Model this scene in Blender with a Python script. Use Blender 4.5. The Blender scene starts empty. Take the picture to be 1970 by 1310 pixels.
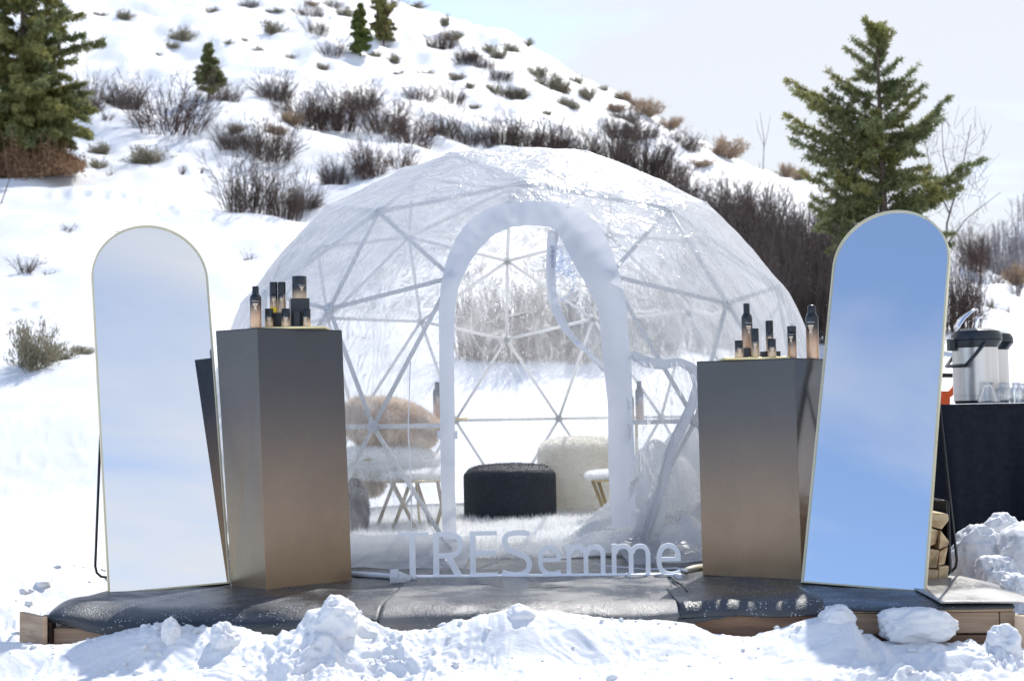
import bpy, math, random
import numpy as np
from mathutils import Vector, Matrix

D = bpy.data
SC = bpy.context.scene
COL = SC.collection
rad = math.radians

# ------------------------------------------------------------------ camera
FPX, CX, CY, CAMH = 2554.0, 985.0, 655.0, 0.67
PITCH, ROLL = rad(3.03), rad(1.0)
cam_d = D.cameras.new('camera'); cam = D.objects.new('camera', cam_d); COL.objects.link(cam)
cam_d.sensor_width = 36.0; cam_d.lens = FPX / 1970.0 * 36.0
cam_d.clip_start = 0.05; cam_d.clip_end = 3000.0
_X = np.array([1.0, 0, 0]); _F = np.array([0, math.cos(PITCH), math.sin(PITCH)]); _U = np.array([0, -math.sin(PITCH), math.cos(PITCH)])
_R = math.cos(ROLL) * _X - math.sin(ROLL) * _U
_V = math.sin(ROLL) * _X + math.cos(ROLL) * _U
cam.matrix_world = Matrix(((_R[0], _V[0], -_F[0], 0), (_R[1], _V[1], -_F[1], 0), (_R[2], _V[2], -_F[2], CAMH), (0, 0, 0, 1)))
cam_d.dof.use_dof = True; cam_d.dof.focus_distance = 5.3; cam_d.dof.aperture_fstop = 4.5
SC.camera = cam

# ------------------------------------------------------------------ light and sky
SUN_AZ, SUN_EL = rad(20), rad(50)
world = D.worlds.new('World'); SC.world = world; world.use_nodes = True
wn = world.node_tree.nodes; wl = world.node_tree.links; wn.clear()
def wnode(t, **k):
    n = wn.new(t)
    for a, b in k.items(): setattr(n, a, b)
    return n
def wmath(op, a, b=None, c=None):
    n = wnode('ShaderNodeMath', operation=op)
    for i, v in enumerate((a, b, c)):
        if v is None: continue
        if isinstance(v, (int, float)): n.inputs[i].default_value = v
        else: wl.new(v, n.inputs[i])
    return n.outputs[0]
sky = wnode('ShaderNodeTexSky', sky_type='NISHITA')
sky.sun_disc = False; sky.sun_elevation = SUN_EL; sky.sun_rotation = SUN_AZ
sky.altitude = 2400; sky.air_density = 1.0; sky.dust_density = .6; sky.ozone_density = 1.6
tc = wnode('ShaderNodeTexCoord')
sep = wnode('ShaderNodeSeparateXYZ'); wl.new(tc.outputs['Generated'], sep.inputs[0])
zc = wmath('ADD', wmath('MAXIMUM', sep.outputs[2], 0.0), 0.16)
px_ = wmath('DIVIDE', sep.outputs[0], zc); py_ = wmath('DIVIDE', sep.outputs[1], zc)
cmb = wnode('ShaderNodeCombineXYZ'); wl.new(px_, cmb.inputs[0]); wl.new(wmath('MULTIPLY', py_, 1.7), cmb.inputs[1])
nz = wnode('ShaderNodeTexNoise'); nz.inputs['Scale'].default_value = 1.5; nz.inputs['Detail'].default_value = 8; nz.inputs['Roughness'].default_value = 0.52; nz.inputs['Distortion'].default_value = 0.5
wl.new(cmb.outputs[0], nz.inputs['Vector'])
# thin cirrostratus, thicker towards the horizon and on the side of the hill and the sun
cover = wmath('ADD', wmath('MULTIPLY', sep.outputs[1], 0.22), 0.54)
cover = wmath('ADD', cover, wmath('MULTIPLY', wmath('SUBTRACT', 0.52, sep.outputs[2]), 1.05))
cover = wmath('ADD', cover, wmath('MULTIPLY', sep.outputs[0], 0.50))
dens = wmath('ADD', wmath('MULTIPLY', wmath('SUBTRACT', nz.outputs[0], 0.5), 2.2), cover)
dn = wnode('ShaderNodeClamp'); wl.new(dens, dn.inputs[0]); dn.inputs[1].default_value = 0.04; dn.inputs[2].default_value = 0.93
mixc = wnode('ShaderNodeMix', data_type='RGBA'); wl.new(dn.outputs[0], mixc.inputs[0]); wl.new(sky.outputs[0], mixc.inputs[6]); mixc.inputs[7].default_value = (2.72, 2.74, 2.80, 1)
bg = wnode('ShaderNodeBackground'); wl.new(mixc.outputs[2], bg.inputs[0]); bg.inputs[1].default_value = 0.127
wo = wnode('ShaderNodeOutputWorld'); wl.new(bg.outputs[0], wo.inputs[0])
sun_d = D.lights.new('sun', 'SUN'); sun_d.energy = 2.05; sun_d.angle = rad(0.55); sun_d.color = (1.0, 0.965, 0.91)
sun = D.objects.new('sun', sun_d); COL.objects.link(sun)
sdir = Vector((math.sin(SUN_AZ) * math.cos(SUN_EL), math.cos(SUN_AZ) * math.cos(SUN_EL), math.sin(SUN_EL)))
sun.rotation_euler = sdir.to_track_quat('Z', 'Y').to_euler(); sun.location = (3, 8, 12)
vs = SC.view_settings
vs.view_transform = 'Standard'; vs.look = 'None'; vs.exposure = 1.32; vs.gamma = 1.0
try: vs.use_curve_mapping = False
except Exception: pass
cy = SC.cycles
cy.transparent_max_bounces = 32; cy.max_bounces = 10; cy.diffuse_bounces = 4; cy.glossy_bounces = 4; cy.transmission_bounces = 8
cy.caustics_reflective = False; cy.caustics_refractive = False; cy.sample_clamp_indirect = 6.0
try: cy.use_denoising = True
except Exception: pass

# ------------------------------------------------------------------ picture <-> place
ORG = np.array([0, 0, CAMH])
def ray(px, py):
    a = px - CX; b = CY - py
    d = a * _R + b * _V + FPX * _F
    return d / np.linalg.norm(d)
def at(px, py, Y):
    d = ray(px, py); return ORG + d * (Y / d[1])
def gz(px, py, z=0.0):
    d = ray(px, py); return ORG + d * ((z - CAMH) / d[2])
def rplane(px, py, P, n):
    d = ray(px, py); n = np.array(n, float); return ORG + d * (((np.array(P) - ORG) @ n) / (d @ n))
def proj(P):
    P = np.atleast_2d(np.asarray(P, float)) - ORG
    F = P @ _F
    return np.stack([CX + FPX * (P @ _R) / F, CY - FPX * (P @ _V) / F], 1)

# ------------------------------------------------------------------ noise
def _h(i, j, k, s):
    i = i.astype(np.int64); j = j.astype(np.int64); k = k.astype(np.int64)
    n = (i * 374761393 + j * 668265263 + k * 2147483647 + s * 1274126177) & 0xffffffff
    n = ((n ^ (n >> 13)) * 1274126177) & 0xffffffff
    n = (n ^ (n >> 16)) & 0xffffff
    return n / float(0xffffff) * 2 - 1
def vn(x, y, z=None, s=0):
    x = np.asarray(x, float); y = np.asarray(y, float)
    z = np.zeros_like(x) if z is None else np.asarray(z, float)
    i = np.floor(x); j = np.floor(y); k = np.floor(z)
    u = x - i; v = y - j; w = z - k
    u = u * u * u * (u * (u * 6 - 15) + 10); v = v * v * v * (v * (v * 6 - 15) + 10); w = w * w * (3 - 2 * w)
    def L(k_):
        a = _h(i, j, k_, s) * (1 - u) + _h(i + 1, j, k_, s) * u
        b = _h(i, j + 1, k_, s) * (1 - u) + _h(i + 1, j + 1, k_, s) * u
        return a * (1 - v) + b * v
    if not np.any(w): return L(k)
    return L(k) * (1 - w) + L(k + 1) * w
def fbm(x, y, z=None, o=4, s=0, g=0.5):
    r = 0; a = 1; f = 1
    for q in range(o):
        r = r + a * vn(np.asarray(x) * f + 17.3 * q, np.asarray(y) * f - 9.1 * q, None if z is None else np.asarray(z) * f, s + q)
        a *= g; f *= 2.03
    return r
def sstep(a, b, x):
    t = np.clip((np.asarray(x, float) - a) / (b - a), 0, 1); return t * t * (3 - 2 * t)

# ------------------------------------------------------------------ materials
def nodemat(name):
    m = D.materials.new(name); m.use_nodes = True
    nt = m.node_tree; nt.nodes.clear()
    return m, nt
def N(nt, t, ins=None, **k):
    n = nt.nodes.new(t)
    for a, b in k.items(): setattr(n, a, b)
    for a, b in (ins or {}).items():
        if hasattr(b, 'is_output'): nt.links.new(b, n.inputs[a])
        else: n.inputs[a].default_value = b
    return n
def rgb(c): return (c[0], c[1], c[2], 1.0)
def mat(name, c1, c2=None, rough=0.6, metal=0.0, scale=6.0, detail=5, bump=0.0, bscale=40.0, bdist=0.01, rough2=None,
        stretch=(1, 1, 1), coat=0.0, spec=0.5, sss=0.0, transl=0.0, contrast=(0.3, 0.7), sheen=0.0):
    m, nt = nodemat(name)
    tc = N(nt, 'ShaderNodeTexCoord')
    mp = N(nt, 'ShaderNodeMapping', {'Vector': tc.outputs['Object'], 'Scale': stretch})
    ns = N(nt, 'ShaderNodeTexNoise', {'Vector': mp.outputs[0], 'Scale': scale, 'Detail': detail})
    cr = N(nt, 'ShaderNodeValToRGB', {'Fac': ns.outputs[0]})
    cr.color_ramp.elements[0].position = contrast[0]; cr.color_ramp.elements[1].position = contrast[1]
    cr.color_ramp.elements[0].color = rgb(c1); cr.color_ramp.elements[1].color = rgb(c2 or c1)
    b = N(nt, 'ShaderNodeBsdfPrincipled', {'Base Color': cr.outputs[0], 'Roughness': rough, 'Metallic': metal, 'Coat Weight': coat, 'Specular IOR Level': spec})
    if sheen: b.inputs['Sheen Weight'].default_value = sheen
    if rough2 is not None:
        mr = N(nt, 'ShaderNodeMapRange', {'Value': ns.outputs[0], 'From Min': contrast[0], 'From Max': contrast[1], 'To Min': rough, 'To Max': rough2})
        nt.links.new(mr.outputs[0], b.inputs['Roughness'])
    if bump:
        n2 = N(nt, 'ShaderNodeTexNoise', {'Vector': mp.outputs[0], 'Scale': bscale, 'Detail': 6})
        bp = N(nt, 'ShaderNodeBump', {'Height': n2.outputs[0], 'Strength': bump, 'Distance': bdist})
        nt.links.new(bp.outputs[0], b.inputs['Normal'])
    out = b.outputs[0]
    if transl:
        t = N(nt, 'ShaderNodeBsdfTranslucent', {'Color': cr.outputs[0]})
        mx = N(nt, 'ShaderNodeMixShader', {0: transl, 1: b.outputs[0], 2: t.outputs[0]}); out = mx.outputs[0]
    N(nt, 'ShaderNodeOutputMaterial', {'Surface': out})
    return m
def gradmat(name, stops, rough, metal=0.0, height=1.0, z0=0.0, gen=False, coat=0.0, bump=0.0):
    """a printed vertical gradient"""
    m, nt = nodemat(name)
    tc = N(nt, 'ShaderNodeTexCoord')
    sp = N(nt, 'ShaderNodeSeparateXYZ', {0: tc.outputs['Generated' if gen else 'Object']})
    mr = N(nt, 'ShaderNodeMapRange', {'Value': sp.outputs[2], 'From Min': z0, 'From Max': z0 + height})
    cr = N(nt, 'ShaderNodeValToRGB', {'Fac': mr.outputs[0]})
    el = cr.color_ramp.elements
    el[0].position = stops[0][0]; el[0].color = rgb(stops[0][1]); el[1].position = stops[-1][0]; el[1].color = rgb(stops[-1][1])
    for p, c in stops[1:-1]:
        e = el.new(p); e.color = rgb(c)
    cr.color_ramp.interpolation = 'B_SPLINE' if len(stops) > 2 else 'EASE'
    ns = N(nt, 'ShaderNodeTexNoise', {'Vector': tc.outputs['Object'], 'Scale': 3.0, 'Detail': 4})
    r = N(nt, 'ShaderNodeMapRange', {'Value': ns.outputs[0], 'From Min': .3, 'From Max': .7, 'To Min': rough * .75, 'To Max': rough * 1.45})
    mpb = N(nt, 'ShaderNodeMapping', {'Vector': tc.outputs['Object'], 'Scale': (9, 9, 5)}); nb = N(nt, 'ShaderNodeTexNoise', {'Vector': mpb.outputs[0], 'Scale': 2.0, 'Detail': 6})
    vb = N(nt, 'ShaderNodeMapRange', {'Value': nb.outputs[0], 'From Min': .3, 'From Max': .7, 'To Min': .955, 'To Max': 1.05}); hs = N(nt, 'ShaderNodeHueSaturation', {'Color': cr.outputs[0], 'Value': vb.outputs[0]})
    b = N(nt, 'ShaderNodeBsdfPrincipled', {'Base Color': hs.outputs[0], 'Roughness': r.outputs[0], 'Metallic': metal, 'Coat Weight': coat, 'Coat Roughness': .16})
    if bump:
        n2 = N(nt, 'ShaderNodeTexNoise', {'Vector': tc.outputs['Object'], 'Scale': 300.0, 'Detail': 2})
        bp = N(nt, 'ShaderNodeBump', {'Height': n2.outputs[0], 'Strength': bump, 'Distance': .001}); nt.links.new(bp.outputs[0], b.inputs['Normal'])
    N(nt, 'ShaderNodeOutputMaterial', {'Surface': b.outputs[0]})
    return m
def glassmat(name, tint=(.96, .98, .98), w=0.16):
    m, nt = nodemat(name)
    g = N(nt, 'ShaderNodeBsdfGlossy', {'Color': rgb((1, 1, 1)), 'Roughness': .03})
    t = N(nt, 'ShaderNodeBsdfTransparent', {'Color': rgb((.985, .99, .99))})
    lw = N(nt, 'ShaderNodeLayerWeight', {'Blend': .35})
    f = N(nt, 'ShaderNodeMath', {0: lw.outputs['Facing'], 1: .75}, operation='MULTIPLY')
    f2 = N(nt, 'ShaderNodeMath', {0: f.outputs[0], 1: w * .4}, operation='ADD')
    mx = N(nt, 'ShaderNodeMixShader', {0: f2.outputs[0], 1: t.outputs[0], 2: g.outputs[0]})
    N(nt, 'ShaderNodeOutputMaterial', {'Surface': mx.outputs[0]})
    return m
def vinylmat(name, base=0.30, amp=0.35, zlo=0.2, zhi=1.6, zgain=0.3, wr=1.0, col=(.98, .982, .988)):
    """clear film, clouded and creased, plus a painted glare veil rising with height"""
    m, nt = nodemat(name)
    tc = N(nt, 'ShaderNodeTexCoord'); geo = N(nt, 'ShaderNodeNewGeometry')
    n1 = N(nt, 'ShaderNodeTexNoise', {'Vector': tc.outputs['Object'], 'Scale': 2.2, 'Detail': 3, 'Distortion': 1.2})
    mp = N(nt, 'ShaderNodeMapping', {'Vector': tc.outputs['Object'], 'Scale': (1, 1, .28), 'Rotation': (.25, .15, .5)})
    n2 = N(nt, 'ShaderNodeTexNoise', {'Vector': mp.outputs[0], 'Scale': 9.0, 'Detail': 3, 'Roughness': .5, 'Distortion': 1.2})
    n3 = N(nt, 'ShaderNodeTexNoise', {'Vector': mp.outputs[0], 'Scale': 3.4, 'Detail': 3, 'Roughness': .5, 'Distortion': 1.8})
    def ridge(n, sc):
        a = N(nt, 'ShaderNodeMath', {0: n.outputs[0], 1: .5}, operation='SUBTRACT')
        b = N(nt, 'ShaderNodeMath', {0: a.outputs[0]}, operation='ABSOLUTE')
        c = N(nt, 'ShaderNodeMath', {0: b.outputs[0], 1: sc}, operation='MULTIPLY')
        d = N(nt, 'ShaderNodeMath', {0: 1.0, 1: c.outputs[0]}, operation='SUBTRACT', use_clamp=True)
        return N(nt, 'ShaderNodeMath', {0: d.outputs[0], 1: 2.5}, operation='POWER').outputs[0]
    r2 = ridge(n2, 9.0); r3 = ridge(n3, 7.0)
    rs = N(nt, 'ShaderNodeMath', {0: r2, 1: .5}, operation='MULTIPLY')
    rs = N(nt, 'ShaderNodeMath', {0: rs.outputs[0], 1: r3}, operation='ADD')
    sp = N(nt, 'ShaderNodeSeparateXYZ', {0: tc.outputs['Object']})
    zz = N(nt, 'ShaderNodeMapRange', {'Value': sp.outputs[2], 'From Min': zlo, 'From Max': zhi, 'To Min': 0.0, 'To Max': zgain})
    lo = N(nt, 'ShaderNodeMapRange', {'Value': n1.outputs[0], 'From Min': .35, 'From Max': .68, 'To Min': 0.0, 'To Max': amp})
    lw = N(nt, 'ShaderNodeLayerWeight', {'Blend': .3})
    lwp = N(nt, 'ShaderNodeMath', {0: lw.outputs['Facing'], 1: 1.6}, operation='POWER')
    fa = N(nt, 'ShaderNodeMath', {0: lwp.outputs[0], 1: 1.15}, operation='MULTIPLY')
    f = N(nt, 'ShaderNodeMath', {0: lo.outputs[0], 1: base}, operation='ADD')
    f = N(nt, 'ShaderNodeMath', {0: f.outputs[0], 1: zz.outputs[0]}, operation='ADD')
    f = N(nt, 'ShaderNodeMath', {0: f.outputs[0], 1: fa.outputs[0]}, operation='ADD')
    rw = N(nt, 'ShaderNodeMath', {0: rs.outputs[0], 1: .11 * wr}, operation='MULTIPLY')
    f = N(nt, 'ShaderNodeMath', {0: f.outputs[0], 1: rw.outputs[0]}, operation='ADD')
    f = N(nt, 'ShaderNodeMath', {0: f.outputs[0], 1: .96}, operation='MINIMUM', use_clamp=True)
    hs = N(nt, 'ShaderNodeMath', {0: n2.outputs[0], 1: .45}, operation='MULTIPLY')
    hs = N(nt, 'ShaderNodeMath', {0: hs.outputs[0], 1: n3.outputs[0]}, operation='ADD')
    hs = N(nt, 'ShaderNodeMath', {0: hs.outputs[0], 1: rs.outputs[0]}, operation='ADD')
    bp = N(nt, 'ShaderNodeBump', {'Height': hs.outputs[0], 'Strength': .38 * wr, 'Distance': .014})
    df = N(nt, 'ShaderNodeBsdfDiffuse', {'Color': rgb(col), 'Normal': bp.outputs[0]})
    tl = N(nt, 'ShaderNodeBsdfTranslucent', {'Color': rgb(col), 'Normal': bp.outputs[0]})
    gl = N(nt, 'ShaderNodeBsdfGlossy', {'Color': rgb((1, 1, 1)), 'Roughness': .22, 'Normal': bp.outputs[0]})
    tr = N(nt, 'ShaderNodeBsdfTransparent', {'Color': rgb((.985, .988, .992))})
    a = N(nt, 'ShaderNodeMixShader', {0: .70, 1: df.outputs[0], 2: tl.outputs[0]})
    fr = N(nt, 'ShaderNodeFresnel', {'IOR': 1.5, 'Normal': bp.outputs[0]})
    b = N(nt, 'ShaderNodeMixShader', {0: f.outputs[0], 1: tr.outputs[0], 2: a.outputs[0]})
    frm = N(nt, 'ShaderNodeMath', {0: fr.outputs[0], 1: .55}, operation='MULTIPLY')
    c = N(nt, 'ShaderNodeMixShader', {0: frm.outputs[0], 1: b.outputs[0], 2: gl.outputs[0]})
    N(nt, 'ShaderNodeOutputMaterial', {'Surface': c.outputs[0]})
    return m
def snowmat(name, sp_bump=0.35):
    m, nt = nodemat(name)
    tc = N(nt, 'ShaderNodeTexCoord')
    n1 = N(nt, 'ShaderNodeTexNoise', {'Vector': tc.outputs['Object'], 'Scale': 14.0, 'Detail': 6, 'Roughness': .6})
    n2 = N(nt, 'ShaderNodeTexNoise', {'Vector': tc.outputs['Object'], 'Scale': 90.0, 'Detail': 5, 'Roughness': .7})
    h = N(nt, 'ShaderNodeMath', {0: n2.outputs[0], 1: .6}, operation='MULTIPLY')
    h = N(nt, 'ShaderNodeMath', {0: h.outputs[0], 1: n1.outputs[0]}, operation='ADD')
    bp = N(nt, 'ShaderNodeBump', {'Height': h.outputs[0], 'Strength': sp_bump, 'Distance': .02})
    n3 = N(nt, 'ShaderNodeTexNoise', {'Vector': tc.outputs['Object'], 'Scale': 1.3, 'Detail': 6})
    cr = N(nt, 'ShaderNodeValToRGB', {'Fac': n3.outputs[0]})
    cr.color_ramp.elements[0].position = .3; cr.color_ramp.elements[1].position = .7
    cr.color_ramp.elements[0].color = (.78, .79, .805, 1); cr.color_ramp.elements[1].color = (.85, .855, .865, 1)
    b = N(nt, 'ShaderNodeBsdfPrincipled', {'Base Color': cr.outputs[0], 'Roughness': .55, 'Normal': bp.outputs[0], 'Specular IOR Level': .3})
    tl = N(nt, 'ShaderNodeBsdfTranslucent', {'Color': rgb((.85, .9, .96)), 'Normal': bp.outputs[0]})
    mx = N(nt, 'ShaderNodeMixShader', {0: .1, 1: b.outputs[0], 2: tl.outputs[0]})
    N(nt, 'ShaderNodeOutputMaterial', {'Surface': mx.outputs[0]})
    return m

MT = {}
MT['snow'] = snowmat('snow', .28)
MT['snow_far'] = snowmat('snow_far', .2)
MT['bark'] = mat('bark', (.07, .05, .038), (.15, .11, .085), rough=.9, scale=20, bump=.5)
MT['twig'] = mat('willow_twig', (.050, .034, .026), (.13, .09, .07), rough=.75, scale=9)
MT['twig_grey'] = mat('grey_twig', (.065, .052, .046), (.14, .112, .10), rough=.8, scale=9)
MT['twig_red'] = mat('reddish_twig', (.06, .034, .028), (.13, .078, .062), rough=.75, scale=9)
MT['sage'] = mat('sage_leaf', (.19, .17, .115), (.36, .33, .24), rough=.8, scale=14, transl=.25)
MT['sage_tan'] = mat('sage_tan', (.28, .20, .13), (.44, .33, .23), rough=.8, scale=14, transl=.25)
MT['needle'] = mat('needle', (.13, .155, .06), (.28, .30, .13), rough=.6, scale=3.5, transl=.35)
MT['needle_olive'] = mat('needle_olive', (.18, .19, .06), (.38, .36, .13), rough=.6, scale=2.5, transl=.35)
MT['needle_brown'] = mat('needle_brown', (.15, .115, .05), (.24, .19, .085), rough=.7, scale=2.5, transl=.3)
MT['needle_bright'] = mat('needle_bright', (.10, .14, .03), (.19, .22, .06), rough=.6, scale=3, transl=.35)
MT['dead'] = mat('dead_brush', (.19, .11, .06), (.34, .20, .11), rough=.85, scale=10, transl=.15)
MT['aspen'] = mat('aspen_bark', (.30, .27, .27), (.46, .43, .42), rough=.8, scale=3)
MT['wood'] = mat('weathered_wood', (.30, .19, .12), (.52, .38, .26), rough=.75, scale=9, stretch=(.25, 1, 5), bump=.35, bscale=14, detail=8)
MT['wood_wet'] = mat('wet_stained_wood', (.10, .05, .03), (.36, .21, .12), rough=.5, scale=7, stretch=(.4, 1, 4), bump=.35, bscale=14, detail=8)
MT['wood_pale'] = mat('pale_new_wood', (.55, .40, .26), (.70, .54, .38), rough=.7, scale=12, stretch=(4, 4, .4), bump=.2)
MT['firewood'] = mat('split_firewood', (.52, .36, .19), (.76, .60, .38), rough=.75, scale=16, stretch=(1, .2, 3), bump=.5, bscale=30)
MT['steel_dark'] = mat('rusty_dark_bracket', (.035, .025, .022), (.11, .07, .05), rough=.6, metal=.5, scale=25)
MT['brass'] = mat('brass', (.62, .50, .26), (.72, .60, .34), rough=.35, metal=.8)
MT['brass_dark'] = mat('aged_brass', (.30, .22, .11), (.42, .32, .17), rough=.4, metal=.5)
MT['gold_plate'] = mat('pale_gold', (.70, .60, .30), (.78, .68, .38), rough=.35, metal=.35)
MT['mirror_frame'] = mat('pale_gold_frame', (.62, .57, .38), (.70, .65, .46), rough=.4, metal=.35)
MT['black_metal'] = mat('black_painted_metal', (.012, .012, .014), rough=.35)
MT['black_plastic'] = mat('black_plastic', (.012, .015, .02), rough=.3)
MT['black_matte'] = mat('black_board', (.02, .024, .028), rough=.45)
MT['side_grey'] = mat('grey_board', (.19, .19, .23), rough=.5)
MT['cloth'] = mat('black_tablecloth', (.007, .009, .015), (.014, .017, .026), rough=.85, scale=40, spec=.25)
MT['steel'] = mat('brushed_steel', (.52, .50, .48), (.66, .64, .62), rough=.28, metal=1.0, scale=30, stretch=(1, 1, .03), rough2=.38)
MT['chrome'] = mat('chrome', (.75, .77, .80), rough=.12, metal=1.0)
MT['airpot'] = mat('airpot_lid_plastic', (.014, .02, .028), rough=.32)
MT['orange'] = mat('orange_plastic', (.80, .11, .02), rough=.45)
MT['rubber'] = mat('foam_grip', (.015, .015, .016), rough=.8, bump=.5, bscale=200)
MT['glass'] = glassmat('clear_glass')
MT['white_pvc'] = mat('white_plastic_tube', (.91, .92, .93), (.94, .945, .95), rough=.4, transl=.6)
MT['tape'] = mat('white_door_fabric', (.84, .86, .91), (.90, .915, .95), rough=.6, scale=4, bump=.25, bscale=9, bdist=.01, transl=.58)
MT['tape_grey'] = mat('grey_edge_tape', (.66, .68, .72), (.80, .82, .85), rough=.5, transl=.5)
MT['letter'] = mat('white_painted_letter', (.86, .87, .90), (.89, .90, .92), rough=.45, transl=.0)
MT['print_blue'] = mat('blue_print', (.05, .10, .28), rough=.6)
MT['print_white'] = mat('white_print', (.75, .76, .78), rough=.5)
MT['print_tan'] = mat('champagne_print', (.72, .56, .40), (.80, .66, .50), rough=.4)
MT['yellow'] = mat('yellow_sticker', (.88, .62, .02), rough=.5)
MT['fur_white'] = mat('white_fur', (.93, .925, .91), (.96, .96, .95), rough=.8, scale=5, transl=.5)
MT['fur_cream'] = mat('cream_fur', (.86, .83, .75), (.93, .91, .86), rough=.85, scale=6, transl=.45)
MT['fur_tan'] = mat('tan_fur', (.60, .44, .29), (.95, .86, .73), rough=.85, scale=7, transl=.4, detail=8)
MT['fur_grey'] = mat('charcoal_fur', (.05, .05, .055), (.16, .16, .17), rough=.9, scale=40, transl=.1)
MT['fur_black'] = mat('black_scaly_fabric', (.008, .011, .017), (.022, .028, .04), rough=.7, scale=50, bump=.6, bscale=60, bdist=.012)
MT['fur_black_top'] = mat('black_fuzz', (.03, .03, .036), (.09, .09, .10), rough=.9, scale=40)
MT['beige'] = mat('beige_rubber_plug', (.55, .50, .36), (.63, .58, .44), rough=.5)
MT['cable_white'] = mat('white_cable', (.72, .73, .76), rough=.45)
MT['cable_black'] = mat('black_cable', (.02, .02, .02), rough=.5)
# speckled roofing-rubber mat: damp patches shine
def matmat(name, c1, c2, spk):
    m, nt = nodemat(name)
    tc = N(nt, 'ShaderNodeTexCoord')
    n1 = N(nt, 'ShaderNodeTexNoise', {'Vector': tc.outputs['Object'], 'Scale': 2.4, 'Detail': 7, 'Roughness': .6})
    n2 = N(nt, 'ShaderNodeTexNoise', {'Vector': tc.outputs['Object'], 'Scale': 220.0, 'Detail': 2})
    vo = N(nt, 'ShaderNodeTexVoronoi', {'Vector': tc.outputs['Object'], 'Scale': 100.0})
    cr = N(nt, 'ShaderNodeValToRGB', {'Fac': n1.outputs[0]})
    cr.color_ramp.elements[0].position = .38; cr.color_ramp.elements[1].position = .62
    cr.color_ramp.elements[0].color = rgb(c1); cr.color_ramp.elements[1].color = rgb(c2)
    sk = N(nt, 'ShaderNodeMath', {0: vo.outputs['Distance'], 1: .22}, operation='LESS_THAN')
    n4 = N(nt, 'ShaderNodeTexNoise', {'Vector': tc.outputs['Object'], 'Scale': 9.0, 'Detail': 3})
    g4 = N(nt, 'ShaderNodeMath', {0: n4.outputs[0], 1: .5}, operation='GREATER_THAN')
    sk = N(nt, 'ShaderNodeMath', {0: sk.outputs[0], 1: g4.outputs[0]}, operation='MULTIPLY')
    sk = N(nt, 'ShaderNodeMath', {0: sk.outputs[0], 1: spk}, operation='MULTIPLY')
    mx = N(nt, 'ShaderNodeMix', {0: sk.outputs[0], 6: cr.outputs[0], 7: rgb((.6, .62, .66))}, data_type='RGBA')
    nt.links.new(cr.outputs[0], mx.inputs[6]); mx.inputs[7].default_value = (.6, .62, .66, 1); nt.links.new(sk.outputs[0], mx.inputs[0])
    ro = N(nt, 'ShaderNodeMapRange', {'Value': n1.outputs[0], 'From Min': .4, 'From Max': .58, 'To Min': .10, 'To Max': .5})
    h = N(nt, 'ShaderNodeMath', {0: n2.outputs[0], 1: .25}, operation='MULTIPLY')
    h = N(nt, 'ShaderNodeMath', {0: h.outputs[0], 1: n1.outputs[0]}, operation='ADD')
    bp = N(nt, 'ShaderNodeBump', {'Height': h.outputs[0], 'Strength': .45, 'Distance': .02})
    b = N(nt, 'ShaderNodeBsdfPrincipled', {'Base Color': mx.outputs[2], 'Roughness': ro.outputs[0], 'Normal': bp.outputs[0]})
    N(nt, 'ShaderNodeOutputMaterial', {'Surface': b.outputs[0]})
    return m
MT['mat_dark'] = matmat('dark_rubber_sheet', (.022, .028, .036), (.06, .066, .074), .8)
MT['mat_grey'] = matmat('dusty_rubber_sheet', (.055, .057, .06), (.17, .168, .165), .5)
MT['vinyl'] = vinylmat('clear_film', base=.06, amp=.18, zlo=.3, zhi=1.8, zgain=.06)
MT['vinyl_front'] = vinylmat('glare_veiled_film', base=.05, amp=.18, zlo=.45, zhi=1.6, zgain=.34, wr=1.0)  # front film whitened, more so upward: sun glare painted into the film
MT['vinyl_clear'] = vinylmat('clear_film_flap', base=.04, amp=.16, zgain=.0, wr=1.0)
MT['vinyl_skirt'] = vinylmat('clouded_skirt_film', base=.42, amp=.25, zgain=.0, wr=.6)
def mirrormat():
    m, nt = nodemat('mirror_glass')
    tc = N(nt, 'ShaderNodeTexCoord'); ns = N(nt, 'ShaderNodeTexNoise', {'Vector': tc.outputs['Object'], 'Scale': 5.0, 'Detail': 6}); mr = N(nt, 'ShaderNodeMapRange', {'Value': ns.outputs[0], 'From Min': .45, 'From Max': .7, 'To Min': .008, 'To Max': .06})
    b = N(nt, 'ShaderNodeBsdfPrincipled', {'Base Color': rgb((.93, .94, .94)), 'Roughness': mr.outputs[0], 'Metallic': 1.0})
    N(nt, 'ShaderNodeOutputMaterial', {'Surface': b.outputs[0]}); return m
MT['mirror'] = mirrormat()
BOT = [(0, (.70, .46, .30)), (.35, (.62, .40, .26)), (.62, (.07, .05, .045)), (.75, (.012, .015, .02)), (1, (.012, .015, .02))]
MT['bottle'] = gradmat('black_to_champagne_bottle', BOT, .25, metal=.25, gen=True, coat=.3)
MT['jar'] = gradmat('black_to_gold_jar', [(0, (.75, .56, .36)), (.45, (.55, .38, .22)), (.8, (.04, .03, .03)), (1, (.012, .015, .02))], .28, metal=.2, gen=True, coat=.3)
MT['can'] = gradmat('black_to_gold_can', [(0, (.80, .62, .42)), (.12, (.6, .45, .3)), (.36, (.05, .045, .045)), (.5, (.02, .025, .03)), (1, (.02, .028, .036))], .35, gen=True)

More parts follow.
